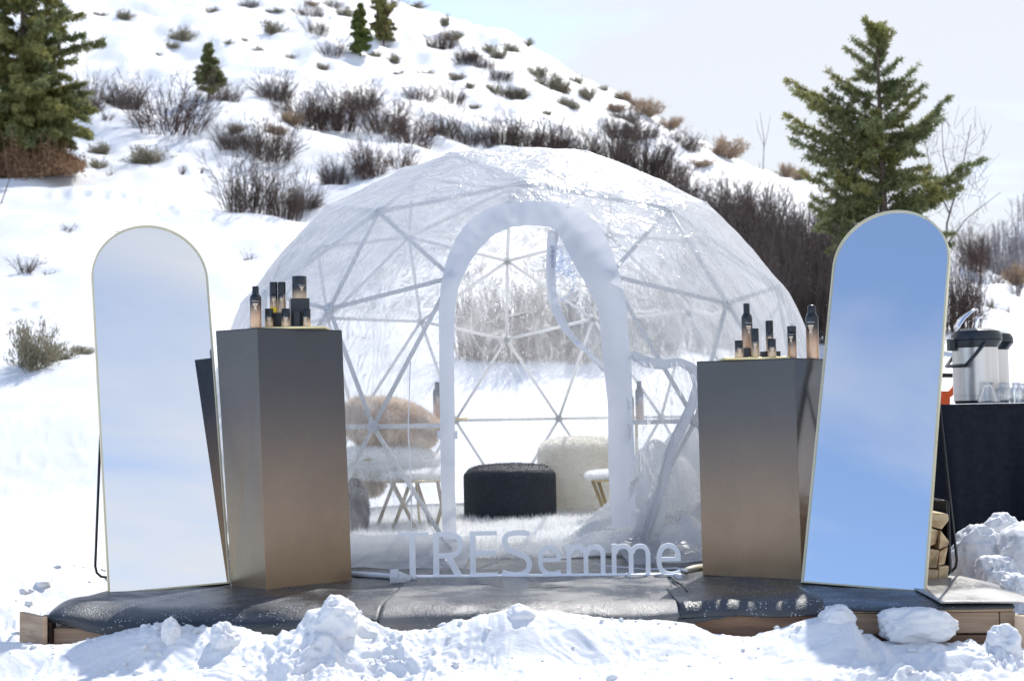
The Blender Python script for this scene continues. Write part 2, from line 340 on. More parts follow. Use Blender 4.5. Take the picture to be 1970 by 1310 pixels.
# ------------------------------------------------------------------ mesh helpers
class B:
    def __init__(s): s.v = []; s.f = []; s.n = 0
    def add(s, V, F):
        V = np.asarray(V, float)
        s.v.append(V)
        for f in F: s.f.append([int(i) + s.n for i in f])
        s.n += len(V); return s
    def box(s, c, size, rz=0.0, M3=None):
        x, y, z = [q / 2 for q in size]
        V = np.array([(-x, -y, -z), (x, -y, -z), (x, y, -z), (-x, y, -z), (-x, -y, z), (x, -y, z), (x, y, z), (-x, y, z)])
        if M3 is not None: V = V @ np.asarray(M3, float).T
        if rz:
            ca, sa = math.cos(rz), math.sin(rz); V = V @ np.array([[ca, -sa, 0], [sa, ca, 0], [0, 0, 1]]).T
        return s.add(V + np.array(c), [(0, 3, 2, 1), (4, 5, 6, 7), (0, 1, 5, 4), (1, 2, 6, 5), (2, 3, 7, 6), (3, 0, 4, 7)])
    def tube(s, pts, r, n=8, cap=True, flat=1.0):
        P = [Vector(p) for p in pts]; m = len(P)
        R = [r] * m if isinstance(r, (int, float)) else list(r)
        V = []; up = None
        for i in range(m):
            t = (P[min(i + 1, m - 1)] - P[max(i - 1, 0)])
            if t.length < 1e-9: t = Vector((0, 0, 1))
            t.normalize()
            if up is None:
                up = Vector((0, 0, 1)) if abs(t.z) < .9 else Vector((1, 0, 0))
            a = t.cross(up)
            if a.length < 1e-6: a = t.cross(Vector((0, 1, 0)))
            a.normalize(); b = a.cross(t); b.normalize(); up = b
            for k in range(n):
                q = 2 * math.pi * k / n
                V.append(P[i] + a * (math.cos(q) * R[i]) + b * (math.sin(q) * R[i] * flat))
        F = []
        for i in range(m - 1):
            for k in range(n):
                k2 = (k + 1) % n; F.append((i * n + k, i * n + k2, (i + 1) * n + k2, (i + 1) * n + k))
        if cap: F.append(tuple(range(n))[::-1]); F.append(tuple((m - 1) * n + k for k in range(n)))
        return s.add([tuple(v) for v in V], F)
    def lathe(s, prof, n=28, c=(0, 0, 0), sx=1.0, sy=1.0):
        V = []; F = []
        for r, z in prof:
            for k in range(n):
                q = 2 * math.pi * k / n; V.append((c[0] + r * sx * math.cos(q), c[1] + r * sy * math.sin(q), c[2] + z))
        for i in range(len(prof) - 1):
            for k in range(n):
                k2 = (k + 1) % n; F.append((i * n + k, i * n + k2, (i + 1) * n + k2, (i + 1) * n + k))
        if prof[0][0] > 1e-5: F.append(tuple(range(n))[::-1])
        if prof[-1][0] > 1e-5: F.append(tuple((len(prof) - 1) * n + k for k in range(n)))
        return s.add(V, F)
    def hull(s, bot, top):
        n = len(bot); F = [tuple(range(n))[::-1], tuple(range(n, 2 * n))]
        for k in range(n): F.append((k, (k + 1) % n, n + (k + 1) % n, n + k))
        return s.add(list(bot) + list(top), F)
    def grid(s, G):
        h, w = G.shape[:2]; V = G.reshape(-1, 3); F = []
        for i in range(h - 1):
            for j in range(w - 1): F.append((i * w + j, i * w + j + 1, (i + 1) * w + j + 1, (i + 1) * w + j))
        return s.add(V, F)
    def ribbon(s, path, w, t, to3, closed=False):
        """flat stroke of width w along 2-D path, thickness t, mapped by to3(u, v, depth)"""
        P = [np.array(p, float) for p in path]; m = len(P)
        W = [w] * m if isinstance(w, (int, float)) else w
        V = []
        for i in range(m):
            a = P[max(i - 1, 0)]; b = P[min(i + 1, m - 1)]; d = b - a; d /= (np.linalg.norm(d) + 1e-9); nrm = np.array([-d[1], d[0]])
            l = P[i] + nrm * W[i] / 2; r_ = P[i] - nrm * W[i] / 2
            V += [to3(l[0], l[1], 0), to3(r_[0], r_[1], 0), to3(r_[0], r_[1], t), to3(l[0], l[1], t)]
        F = [(3, 2, 1, 0), tuple(4 * (m - 1) + k for k in range(4))]
        for i in range(m - 1):
            for k in range(4): F.append((4 * i + k, 4 * i + (k + 1) % 4, 4 * i + 4 + (k + 1) % 4, 4 * i + 4 + k))
        return s.add(V, F)
    def arr(s): return np.concatenate(s.v) if s.v else np.zeros((0, 3))
ROOT = {}
def mesh_np(name, V, F, m, smooth=False):
    me = D.meshes.new(name); V = np.ascontiguousarray(V, np.float32); F = np.ascontiguousarray(F, np.int32)
    nf, k = F.shape
    me.vertices.add(len(V)); me.vertices.foreach_set('co', V.ravel())
    me.loops.add(nf * k); me.loops.foreach_set('vertex_index', F.ravel())
    me.polygons.add(nf); me.polygons.foreach_set('loop_start', np.arange(0, nf * k, k, dtype=np.int32)); me.polygons.foreach_set('loop_total', np.full(nf, k, np.int32))
    if smooth: me.polygons.foreach_set('use_smooth', np.ones(nf, bool))
    me.update(calc_edges=True); me.validate()
    if m: me.materials.append(MT[m] if isinstance(m, str) else m)
    return me
def link(name, me, parent=None, loc=None, kind=None, label=None):
    o = D.objects.new(name, me); COL.objects.link(o)
    if parent is not None:
        o.parent = parent; ROOT[o.name] = ROOT.get(parent.name, (0, 0, 0))
    if loc is not None: o.location = loc
    if kind: o['kind'] = kind
    if label: o['label'] = label
    return o
def build(name, b, m, parent=None, smooth=False, kind=None, label=None, bevel=0.0, base=None, extra=None):
    V = b.arr() if isinstance(b, B) else np.asarray(b[0], float)
    F = b.f if isinstance(b, B) else b[1]
    if parent is not None: org = np.array(ROOT[parent.name], float); loc = None
    else:
        org = np.array(base if base is not None else ((V[:, 0].min() + V[:, 0].max()) / 2, (V[:, 1].min() + V[:, 1].max()) / 2, V[:, 2].min())); loc = tuple(org)
    V = V - org
    if isinstance(F, np.ndarray): me = mesh_np(name, V, F, m, smooth)
    else:
        me = D.meshes.new(name); me.from_pydata(V.tolist(), [], F); me.update()
        if smooth: me.polygons.foreach_set('use_smooth', [True] * len(me.polygons))
        me.materials.append(MT[m] if isinstance(m, str) else m)
    o = link(name, me, parent, loc, kind, label)
    if parent is None: ROOT[o.name] = tuple(org)
    if bevel:
        md = o.modifiers.new('bevel', 'BEVEL'); md.width = bevel; md.segments = 2; md.limit_method = 'ANGLE'; md.angle_limit = rad(40)
    return o
def smooth_by_angle(o, ang=40):
    try:
        o.data.polygons.foreach_set('use_smooth', [True] * len(o.data.polygons)); o.data.set_sharp_from_angle(angle=rad(ang))
    except Exception: pass
    return o
def thing(name, label, cat, loc, group=None):
    o = D.objects.new(name, None); COL.objects.link(o); o.location = tuple(float(q) for q in loc); o.empty_display_size = .1
    o['label'] = label; o['category'] = cat; ROOT[o.name] = tuple(float(q) for q in loc)
    if group: o['group'] = group
    return o
def tag(o, label, cat, group=None):
    o['label'] = label; o['category'] = cat
    if group: o['group'] = group
    return o
def struct(o): o['kind'] = 'structure'; return o

# batches of thin three-sided sticks and of small leaf faces
def sticks(P0, P1, R0, R1):
    P0, P1 = np.asarray(P0, float), np.asarray(P1, float); n = len(P0)
    d = P1 - P0; d /= (np.linalg.norm(d, axis=1, keepdims=True) + 1e-9)
    h = np.where(np.abs(d[:, 2:3]) < .9, np.array([[0, 0, 1.0]]), np.array([[1.0, 0, 0]]))
    a = np.cross(d, h); a /= np.linalg.norm(a, axis=1, keepdims=True); b = np.cross(d, a)
    R0 = np.broadcast_to(np.asarray(R0, float), (n,))[:, None]; R1 = np.broadcast_to(np.asarray(R1, float), (n,))[:, None]
    V = np.zeros((n, 6, 3))
    for k in range(3):
        q = 2 * math.pi * k / 3; o = a * math.cos(q) + b * math.sin(q)
        V[:, k] = P0 + o * R0; V[:, 3 + k] = P1 + o * R1
    base = (np.arange(n) * 6)[:, None]
    F = np.concatenate([base + np.array([[0, 1, 4, 3]]), base + np.array([[1, 2, 5, 4]]), base + np.array([[2, 0, 3, 5]])])
    return V.reshape(-1, 3), F
def leaves(C, Dr, L, W, rng):
    C = np.asarray(C, float); n = len(C)
    d = Dr / (np.linalg.norm(Dr, axis=1, keepdims=True) + 1e-9)
    r = rng.normal(size=(n, 3)); a = np.cross(d, r); a /= (np.linalg.norm(a, axis=1, keepdims=True) + 1e-9)
    L = np.broadcast_to(L, (n,))[:, None]; W = np.broadcast_to(W, (n,))[:, None]
    V = np.stack([C, C + d * L * .45 + a * W, C + d * L, C + d * L * .45 - a * W], 1)
    F = (np.arange(n) * 4)[:, None] + np.array([[0, 1, 2, 3]])
    return V.reshape(-1, 3), F
def blades(C, Nn, L, W, droop, rng):
    """single-triangle hairs"""
    n = len(C); d = Nn + rng.normal(size=(n, 3)) * .55; d[:, 2] -= droop * rng.random(n)
    d /= np.linalg.norm(d, axis=1, keepdims=True)
    a = np.cross(d, rng.normal(size=(n, 3))); a /= (np.linalg.norm(a, axis=1, keepdims=True) + 1e-9)
    l = (L * (.5 + .8 * rng.random(n)))[:, None]
    V = np.stack([C - a * W, C + a * W, C + d * l], 1)
    F = (np.arange(n) * 3)[:, None] + np.array([[0, 1, 2]])
    return V.reshape(-1, 3), F
def sample_mesh(V, F, n, rng):
    """random points and normals on quads/tris"""
    T = []
    for f in F:
        for k in range(1, len(f) - 1): T.append((f[0], f[k], f[k + 1]))
    T = np.array(T); A, Bv, Cc = V[T[:, 0]], V[T[:, 1]], V[T[:, 2]]
    nr = np.cross(Bv - A, Cc - A); ar = np.linalg.norm(nr, axis=1); nr = nr / (ar[:, None] + 1e-12)
    i = rng.choice(len(T), n, p=ar / ar.sum()); u = rng.random(n); v = rng.random(n); m = u + v > 1; u[m] = 1 - u[m]; v[m] = 1 - v[m]
    return A[i] + (Bv[i] - A[i]) * u[:, None] + (Cc[i] - A[i]) * v[:, None], nr[i]
def fur(b, n, L, W, m, parent, droop=.3, seed=0, keep=None):
    rng = np.random.default_rng(seed); C, Nn = sample_mesh(b.arr(), b.f, n, rng)
    if keep is not None: k = keep(C, Nn); C, Nn = C[k], Nn[k]
    V, F = blades(C, Nn, L, W, droop, rng)
    return build('fur', (V, F), m, parent, kind='stuff')
def text_mesh(body, size, align='CENTER'):
    cu = D.curves.new('tmp', 'FONT'); cu.body = body; cu.size = size; cu.align_x = align; cu.resolution_u = 3
    o = D.objects.new('tmp', cu); COL.objects.link(o)
    bpy.context.view_layer.update()
    ev = o.evaluated_get(bpy.context.evaluated_depsgraph_get()); me = ev.to_mesh()
    V = np.array([tuple(v.co) for v in me.vertices]); F = [tuple(p.vertices) for p in me.polygons]
    ev.to_mesh_clear(); D.objects.remove(o); D.curves.remove(cu)
    return V, F
# ------------------------------------------------------------------ the ground
# platform frame: origin at the middle of its front edge
PO = np.array([-.02, 4.54]); PE = np.array([.9987, -.051]); PD = np.array([.051, .9987])
def pf(a, b, z=0.0): q = PO + a * PE + b * PD; return np.array([q[0], q[1], z])
def to_pf(X, Y):
    dx = X - PO[0]; dy = Y - PO[1]
    return dx * PE[0] + dy * PE[1], dx * PD[0] + dy * PD[1]
def hz(px): return CY + FPX * math.tan(PITCH) + (CX - px) * math.tan(ROLL)
COLS = [-700, 0, 300, 600, 1000, 1300, 1560, 1760, 1970, 2700]
TY = np.array([9.0, 11, 14, 17, 20, 24, 28, 33, 38, 45, 52, 60, 70, 85])
TPY = {
 -700: [None, None, 690, 600, 520, 430, 360, 270, 190, 90, 10, -60, -120, -180],
 0:    [None, None, 700, 610, 530, 440, 345, 255, 175, 80, 0, -70, -130, -190],
 300:  [None, None, 705, 620, 540, 450, 375, 290, 215, 125, 40, -20, -90, -150],
 600:  [None, None, 705, 620, 540, 460, 390, 300, 225, 140, 65, 10, -40, -60],
 1000: [None, None, 700, 640, 575, 500, 425, 345, 275, 195, 130, 90, 72, 90],
 1300: [None, None, 705, 650, 600, 540, 480, 415, 350, 290, 250, 238, 300, 400],
 1560: [None, None, 725, 675, 640, 585, 530, 450, 372, 345, 380, 440, 500, 560],
 1760: [None, None, 735, 690, 655, 620, 585, 530, 480, 455, 500, 550, 600, 640],
 1970: [None, None, 735, 700, 672, 645, 620, 580, 548, 560, 600, 640, 660, 690],
 2700: [None, None, 735, 705, 680, 655, 635, 600, 580, 590, 610, 650, 670, 700]}
TZ = []
for c in COLS:
    r = []
    for Y, p in zip(TY, TPY[c]):
        r.append(at(c, p, Y)[2] if p is not None else None)
    r[0] = -.13; r[1] = .18 * r[2] - .05
    TZ.append(r)
TZ = np.array(TZ, float)
UC = np.array([(c - CX) / FPX for c in COLS])
CRX = [(0, 1240), (90, 1250), (160, 1230), (240, 1202), (320, 1205), (400, 1222), (430, 1200), (500, 1226), (560, 1214), (592, 1185), (605, 1158), (650, 1157), (700, 1182), (740, 1216), (870, 1202), (900, 1186), (985, 1164), (1060, 1176), (1100, 1178), (1200, 1186), (1330, 1192), (1370, 1215), (1470, 1216), (1560, 1176), (1610, 1168), (1640, 1174), (1662, 1226), (1700, 1222), (1830, 1222), (1870, 1232), (1905, 1212), (1930, 1216), (1970, 1245)]
YCR = 4.38
CRXX = np.array([at(a, b, YCR)[0] for a, b in CRX]); CRZ = np.array([at(a, b, YCR)[2] for a, b in CRX])
WELLS = []
def terrain(X, Y, fine=True):
    X = np.asarray(X, float); Y = np.asarray(Y, float)
    u = X / Y
    # two-way interpolation of the hill
    i = np.clip(np.searchsorted(UC, u) - 1, 0, len(UC) - 2); t = np.clip((u - UC[i]) / (UC[i + 1] - UC[i]), 0, 1)
    j = np.clip(np.searchsorted(TY, Y) - 1, 0, len(TY) - 2); w = np.clip((Y - TY[j]) / (TY[j + 1] - TY[j]), 0, 1)
    z = (TZ[i, j] * (1 - w) + TZ[i, j + 1] * w) * (1 - t) + (TZ[i + 1, j] * (1 - w) + TZ[i + 1, j + 1] * w) * t
    hill = sstep(11, 20, Y)
    far = np.clip(Y / 30, .3, 1.6)
    z = z + hill * far * (.42 * (1 - .75 * sstep(36, 50, Y)) * fbm(X * .22, Y * .16, o=2, s=3) + .15 * fbm(X * .75, Y * .6, o=2, s=9))
    # drifts and hollows
    z = z + sstep(9.5, 13, Y) * .035 * fbm(X * 1.1, Y * 1.3, o=2, s=21)
    near = 1 - sstep(9.0, 12.5, Y)
    a, b = to_pf(X, Y)
    wx_ = .06 * vn(X * 7, Y * 7, s=41); wy_ = .06 * vn(X * 7, Y * 7, s=42); X_, Y_ = X, Y; X = X + wx_; Y = Y + wy_; n1 = 1 - np.abs(vn(X * 2.3, Y * 2.3, s=31)) * 1.6; n2 = 1 - np.abs(vn(X * 6.1, Y * 6.1, s=32)) * 1.6; n3 = vn(X * 15, Y * 15, s=33); n4 = vn(X * 34, Y * 34, s=34); n5 = vn(X * 80, Y * 80, s=35)
    msk = .35 + .9 * sstep(-.35, .45, vn(X * 1.9 + 3, Y * 3.1, s=97)); n3 = n3 * .7; n4 = n4 * .75; lump = .030 * (n1 - .5) + .030 * (n2 - .5) + .016 * (1 - 2.2 * np.abs(n3)) + .013 * (1 - 2.2 * np.abs(n4)) + .006 * n5
    lump = lump * msk * (1 + .25 * (Y < 4.6))
    X, Y = X_, Y_; z0 = -.155 + near * 0
    side = np.clip((np.abs(a) - 1.62) / .3, 0, 1)
    calm = np.exp(-((np.maximum(np.abs(a) - 1.75, 0) / .55) ** 2)) * (1 - .6 * sstep(1.5, 3, b)); ztrod = z0 + lump * (.28 + .8 * side * calm) + .03 * fbm(X * .9, Y * .9, o=2, s=95)
    # mounds beside the platform
    def mound(cx, cy_, r, h): return h * np.exp(-(((X - cx) / r) ** 2 + ((Y - cy_) / r) ** 2) ** 1.3)
    ztrod = ztrod + mound(2.25, 5.65, .5, .13) * (1 + .2 * n2) + mound(-2.05, 5.9, .38, .15) + mound(-2.5, 5.3, .4, .13) + mound(-1.98, 5.1, .22, .07) + mound(-2.0, 4.5, .3, .06)
    # bank shovelled against the front of the platform
    cz = .5 * np.interp(X + .045 * vn(X * 9, Y * 9, s=91), CRXX, CRZ) + .25 * np.interp(X - .05, CRXX, CRZ) + .25 * np.interp(X + .05, CRXX, CRZ)
    rise = .45 * sstep(-.85, -.2, b) + .55 * sstep(-.40, -.16, b); fall = 1 - sstep(-.13, -.045, b)
    inside = (1 - sstep(1.9, 2.4, np.abs(a)))
    zf = -.185 + (cz - .012 + .185) * rise
    zb = zf * fall + (-.20) * (1 - fall) + lump * np.where(b < -.13, 1.0, .35) * (.55 + .45 * (1 - rise)) * .8
    front = 1 - sstep(-.02, .05, b)
    bank = zb
    under = sstep(-.06, 0.0, b) * (1 - sstep(1.70, 1.80, np.abs(a))) * (1 - sstep(5.0, 5.3, b))
    zn = ztrod * (1 - front) + bank * front
    zn = zn * (1 - under) + (-.19) * under
    # fine crust everywhere near
    z = z * (1 - near) + zn * near
    mid = sstep(6, 9, Y) * (1 - sstep(20, 30, Y))
    z = z + mid * (.006 * n2 + .003 * n3) * (1 - sstep(12, 16, Y))
    for (wx, wy, wr, wd) in WELLS:
        q = ((X - wx) ** 2 + (Y - wy) ** 2) / (wr * wr)
        z = z - wd * np.exp(-q) + wd * .45 * np.exp(-(np.sqrt(q) - 1.5) ** 2 * 3)
    return z
def tz(x, y): return float(terrain(np.array([x]), np.array([y]))[0])
def gp(px, py, lo=9.5, hi=84.0):
    """where the ray through a picture point meets the hill"""
    d = ray(px, py); ys = np.exp(np.linspace(math.log(lo), math.log(hi), 900))
    P = ORG[None] + d[None] * (ys / d[1])[:, None]
    h = P[:, 2] - terrain(P[:, 0], P[:, 1])
    k = np.where(h < 0)[0]
    if len(k) == 0: return None
    i = max(k[0], 1); t = h[i - 1] / (h[i - 1] - h[i] + 1e-9)
    return P[i - 1] * (1 - t) + P[i] * t
# shrubs: (picture x, base y, height, width, kind) read off the photograph
SH = []
def S_(kind, *rows):
    for r in rows: SH.append((kind,) + r)
S_('willow', (322, 247, 128, 165), (238, 205, 70, 85), (165, 210, 95, 70), (435, 190, 55, 60), (530, 190, 62, 85), (585, 232, 90, 110), (645, 244, 92, 115), (700, 205, 65, 80), (742, 252, 92, 105), (790, 274, 85, 105), (856, 262, 78, 95), (905, 278, 60, 60),
   (448, 280, 58, 75), (520, 300, 95, 110), (478, 408, 150, 118), (548, 415, 120, 90), (586, 398, 60, 70), (712, 335, 95, 80), (645, 350, 70, 60), (770, 318, 62, 70),
   (965, 276, 78, 85), (1012, 285, 85, 90), (1062, 290, 82, 90), (1118, 300, 85, 95), (1178, 312, 105, 105), (1240, 330, 105, 110), (1288, 352, 95, 90), (1205, 232, 40, 60), (1190, 262, 50, 70),
   (640, 105, 45, 55), (610, 62, 42, 55), (596, 30, 38, 60), (480, 14, 22, 40), (848, 92, 40, 70), (900, 118, 38, 60), (868, 192, 42, 60), (806, 188, 40, 75), (935, 128, 30, 45), (962, 150, 32, 55), (1240, 262, 45, 60), (1330, 285, 45, 50), (1560, 345, 50, 55), (1520, 335, 40, 50), (748, 12, 30, 60), (985, 182, 34, 55), (640, 12, 30, 45))
S_('thicket', (1330, 430, 115, 110), (1375, 470, 130, 120), (1420, 430, 110, 110), (1440, 520, 175, 130), (1470, 470, 130, 110), (1490, 560, 200, 140), (1530, 500, 140, 110), (1520, 620, 215, 130), (1560, 590, 190, 120), (1570, 660, 215, 120), (1590, 540, 150, 110), (1300, 400, 80, 90), (1400, 560, 150, 130), (1350, 540, 130, 120), (1620, 610, 200, 120), (1610, 470, 110, 90),
   (915, 690, 200, 110), (985, 692, 215, 120), (1055, 690, 205, 115), (1120, 690, 200, 120), (1190, 685, 200, 120), (1260, 680, 190, 120), (1330, 672, 190, 120), (1400, 668, 190, 120), (1465, 662, 200, 120), (1850, 640, 190, 110), (1875, 520, 95, 70))
S_('twigs', (130, 440, 22, 45), (48, 522, 48, 80), (92, 527, 20, 30), (480, 498, 28, 36), (238, 446, 14, 55), (272, 444, 12, 30), (212, 337, 28, 26), (350, 330, 30, 28), (386, 328, 22, 28), (740, 92, 26, 36), (205, 225, 28, 40), (410, 75, 10, 22), (1300, 268, 30, 40), (1920, 548, 60, 50), (1955, 560, 50, 50), (1935, 600, 26, 30), (1880, 470, 45, 60))
S_('sage', (70, 702, 106, 82), (102, 690, 44, 84), (158, 677, 26, 46), (195, 293, 34, 45), (190, 320, 30, 30), (285, 308, 38, 70), (350, 73, 30, 48), (238, 33, 24, 32), (195, 30, 16, 28), (410, 24, 16, 28), (527, 62, 30, 46), (560, 110, 14, 24), (330, 88, 16, 32), (300, 103, 10, 18), (438, 82, 14, 22), (470, 76, 10, 18), (495, 97, 14, 24), (622, 130, 18, 34), (530, 20, 10, 40), (455, 250, 26, 40),
   (662, 30, 26, 40), (760, 118, 24, 34), (820, 142, 16, 30), (770, 142, 12, 34), (855, 48, 30, 20), (868, 72, 22, 40), (800, 14, 14, 40), (720, 108, 18, 30), (985, 100, 24, 40), (1010, 85, 16, 30), (1018, 78, 12, 40), (960, 108, 22, 36), (940, 98, 22, 30), (1030, 145, 32, 44), (1055, 165, 32, 50), (1082, 120, 18, 30), (1080, 172, 28, 44), (1105, 158, 22, 30), (1120, 140, 30, 22), (1136, 152, 20, 34), (1130, 186, 30, 40), (1085, 200, 22, 40), (1160, 170, 12, 26), (1190, 188, 14, 24), (905, 165, 16, 26), (880, 150, 20, 40), (1000, 190, 34, 46), (950, 175, 24, 32), (840, 250, 16, 24), (915, 206, 16, 24), (1105, 205, 18, 30), (1050, 216, 12, 24), (1905, 592, 30, 18))
S_('tan', (1890, 505, 40, 60), (1930, 530, 44, 60), (1960, 545, 46, 50), (1900, 470, 40, 60), (1245, 222, 34, 52), (1290, 246, 26, 44), (1318, 252, 24, 36), (1395, 300, 46, 66), (1425, 306, 36, 50), (1375, 262, 24, 44), (1335, 240, 20, 44), (1488, 326, 42, 42), (1455, 300, 22, 36), (1510, 340, 30, 36), (1085, 180, 20, 26), (1200, 192, 18, 40), (1225, 205, 20, 40), (1270, 228, 22, 40), (1180, 215, 20, 40), (905, 115, 18, 26), (600, 12, 14, 24), (1540, 345, 26, 30), (560, 240, 30, 50), (530, 258, 26, 40), (1350, 320, 20, 40), (1440, 280, 24, 50))
SHP = []
for r in SH:
    p = gp(r[1], r[2])
    SHP.append(p)
    if p is not None and r[0] in ('sage', 'twigs', 'willow') and p[1] > 13:
        WELLS.append((p[0], p[1], max(.2, r[4] / FPX * p[1] * .55), min(.11, max(.03, (p[1] - 12) * .005))))
for (fx_, fy_) in ((120, 372), (160, 374), (200, 375), (232, 379), (262, 382), (292, 387), (318, 399), (330, 404), (385, 352), (300, 500), (345, 512), (560, 470), (20, 600), (60, 590), (100, 584), (1900, 620), (1940, 640)):
    p = gp(fx_, fy_)
    if p is not None: WELLS.append((p[0], p[1], .13, .09))
us = np.concatenate([np.linspace(-1.1, -.44, 60)[:-1], np.linspace(-.44, .44, 760), np.linspace(.44, 1.1, 60)[1:]])
ys = np.concatenate([np.linspace(2.6, 3.5, 50)[:-1], np.linspace(3.5, 4.6, 190)[:-1], np.linspace(4.6, 7, 90)[:-1], np.linspace(7, 12, 80)[:-1], np.exp(np.linspace(math.log(12), math.log(85), 250))])
UU, YY = np.meshgrid(us, ys); XX = UU * YY
ZZ = np.zeros_like(XX)
_W = WELLS; WELLS = []
ZZ = terrain(XX, YY)
WELLS = _W
for (wx, wy, wr, wd) in WELLS:   # only the rows near each hollow
    r0 = np.searchsorted(ys, wy - 4 * wr); r1 = np.searchsorted(ys, wy + 4 * wr)
    Xs = XX[r0:r1]; Ys = YY[r0:r1]; q = ((Xs - wx) ** 2 + (Ys - wy) ** 2) / (wr * wr)
    ZZ[r0:r1] += -wd * np.exp(-q) + wd * .45 * np.exp(-(np.sqrt(q) - 1.5) ** 2 * 3)
V = np.stack([XX, YY, ZZ], -1).reshape(-1, 3); w = len(us)
ii = (np.arange(len(ys) - 1)[:, None] * w + np.arange(w - 1)[None]).ravel()
F = np.stack([ii, ii + 1, ii + w + 1, ii + w], 1)
struct(link('snow_ground', mesh_np('snow_ground', V, F, 'snow', True)))
pb = B(); pb.add([(-1500, -1500, -.9), (1500, -1500, -.9), (1500, 1500, -.9), (-1500, 1500, -.9)], [(0, 1, 2, 3)])
struct(build('snow_plain', pb, 'snow_far', base=(0, 0, -.9)))
# near strip round the camera, joined to the sculpted ground
us2 = np.linspace(-12, 12, 90); ys2 = np.concatenate([np.linspace(-40, 1.5, 60), np.linspace(1.7, 2.75, 12)])
U2, Y2 = np.meshgrid(us2, ys2); Z2 = -.23 + .03 * fbm(U2 * .8, Y2 * .8, o=3, s=5) - .03 * sstep(1.5, 2.7, Y2)
b2 = B(); b2.grid(np.stack([U2, Y2, Z2], -1)); struct(build('snow_foreground', b2, 'snow_far', base=(0, 0, 0), smooth=True))
# the next ridge, across the valley
fx = np.linspace(60, 190, 60); fy = np.linspace(150, 300, 40); FX, FY = np.meshgrid(fx, fy)
FZ = -10 + sstep(150, 250, FY) * (35 * sstep(66, 88, FX) + 20 * sstep(85, 118, FX)) + 3 * fbm(FX * .03, FY * .03, o=4, s=44) - 30 * sstep(255, 300, FY)
b2 = B(); b2.grid(np.stack([FX, FY, FZ], -1)); struct(build('far_hill', b2, 'snow_far', base=(90, 220, -10), smooth=True))
rng = np.random.default_rng(5)
def fhz(x, y): return -10 + sstep(150, 250, y) * (35 * sstep(66, 88, x) + 20 * sstep(85, 118, x)) + 3 * fbm(x * .03, y * .03, o=4, s=44) - 30 * sstep(255, 300, y)
n = 6500; tx = rng.uniform(68, 130, n); ty = rng.uniform(165, 256, n)
keep = fbm(tx * .06, ty * .06, o=2, s=71) > -.45; tx, ty = tx[keep], ty[keep]; n = len(tx); tzv = fhz(tx, ty); hh = rng.uniform(4, 8, n)
P0 = np.stack([tx, ty, tzv - .3], 1); P1 = P0 + np.stack([rng.normal(0, .25, n), rng.normal(0, .25, n), hh], 1)
bp0, bp1 = [], []
for k in range(7):
    t = rng.uniform(.3, .95, n)[:, None]; q = P0 + (P1 - P0) * t
    bp0.append(q); bp1.append(q + np.stack([rng.normal(0, .7, n), rng.normal(0, .7, n), rng.uniform(.4, 1.6, n)], 1))
V, F = sticks(np.concatenate([P0] + bp0), np.concatenate([P1] + bp1), np.concatenate([np.full(n, .13), np.full(7 * n, .05)]), np.concatenate([np.full(n, .05), np.full(7 * n, .03)]))
o = build('bare_aspen_wood', (V, F), 'aspen', kind='stuff'); o['label'] = 'hazy grey wood of bare aspens on the far ridge at the right edge'; o['category'] = 'woodland'
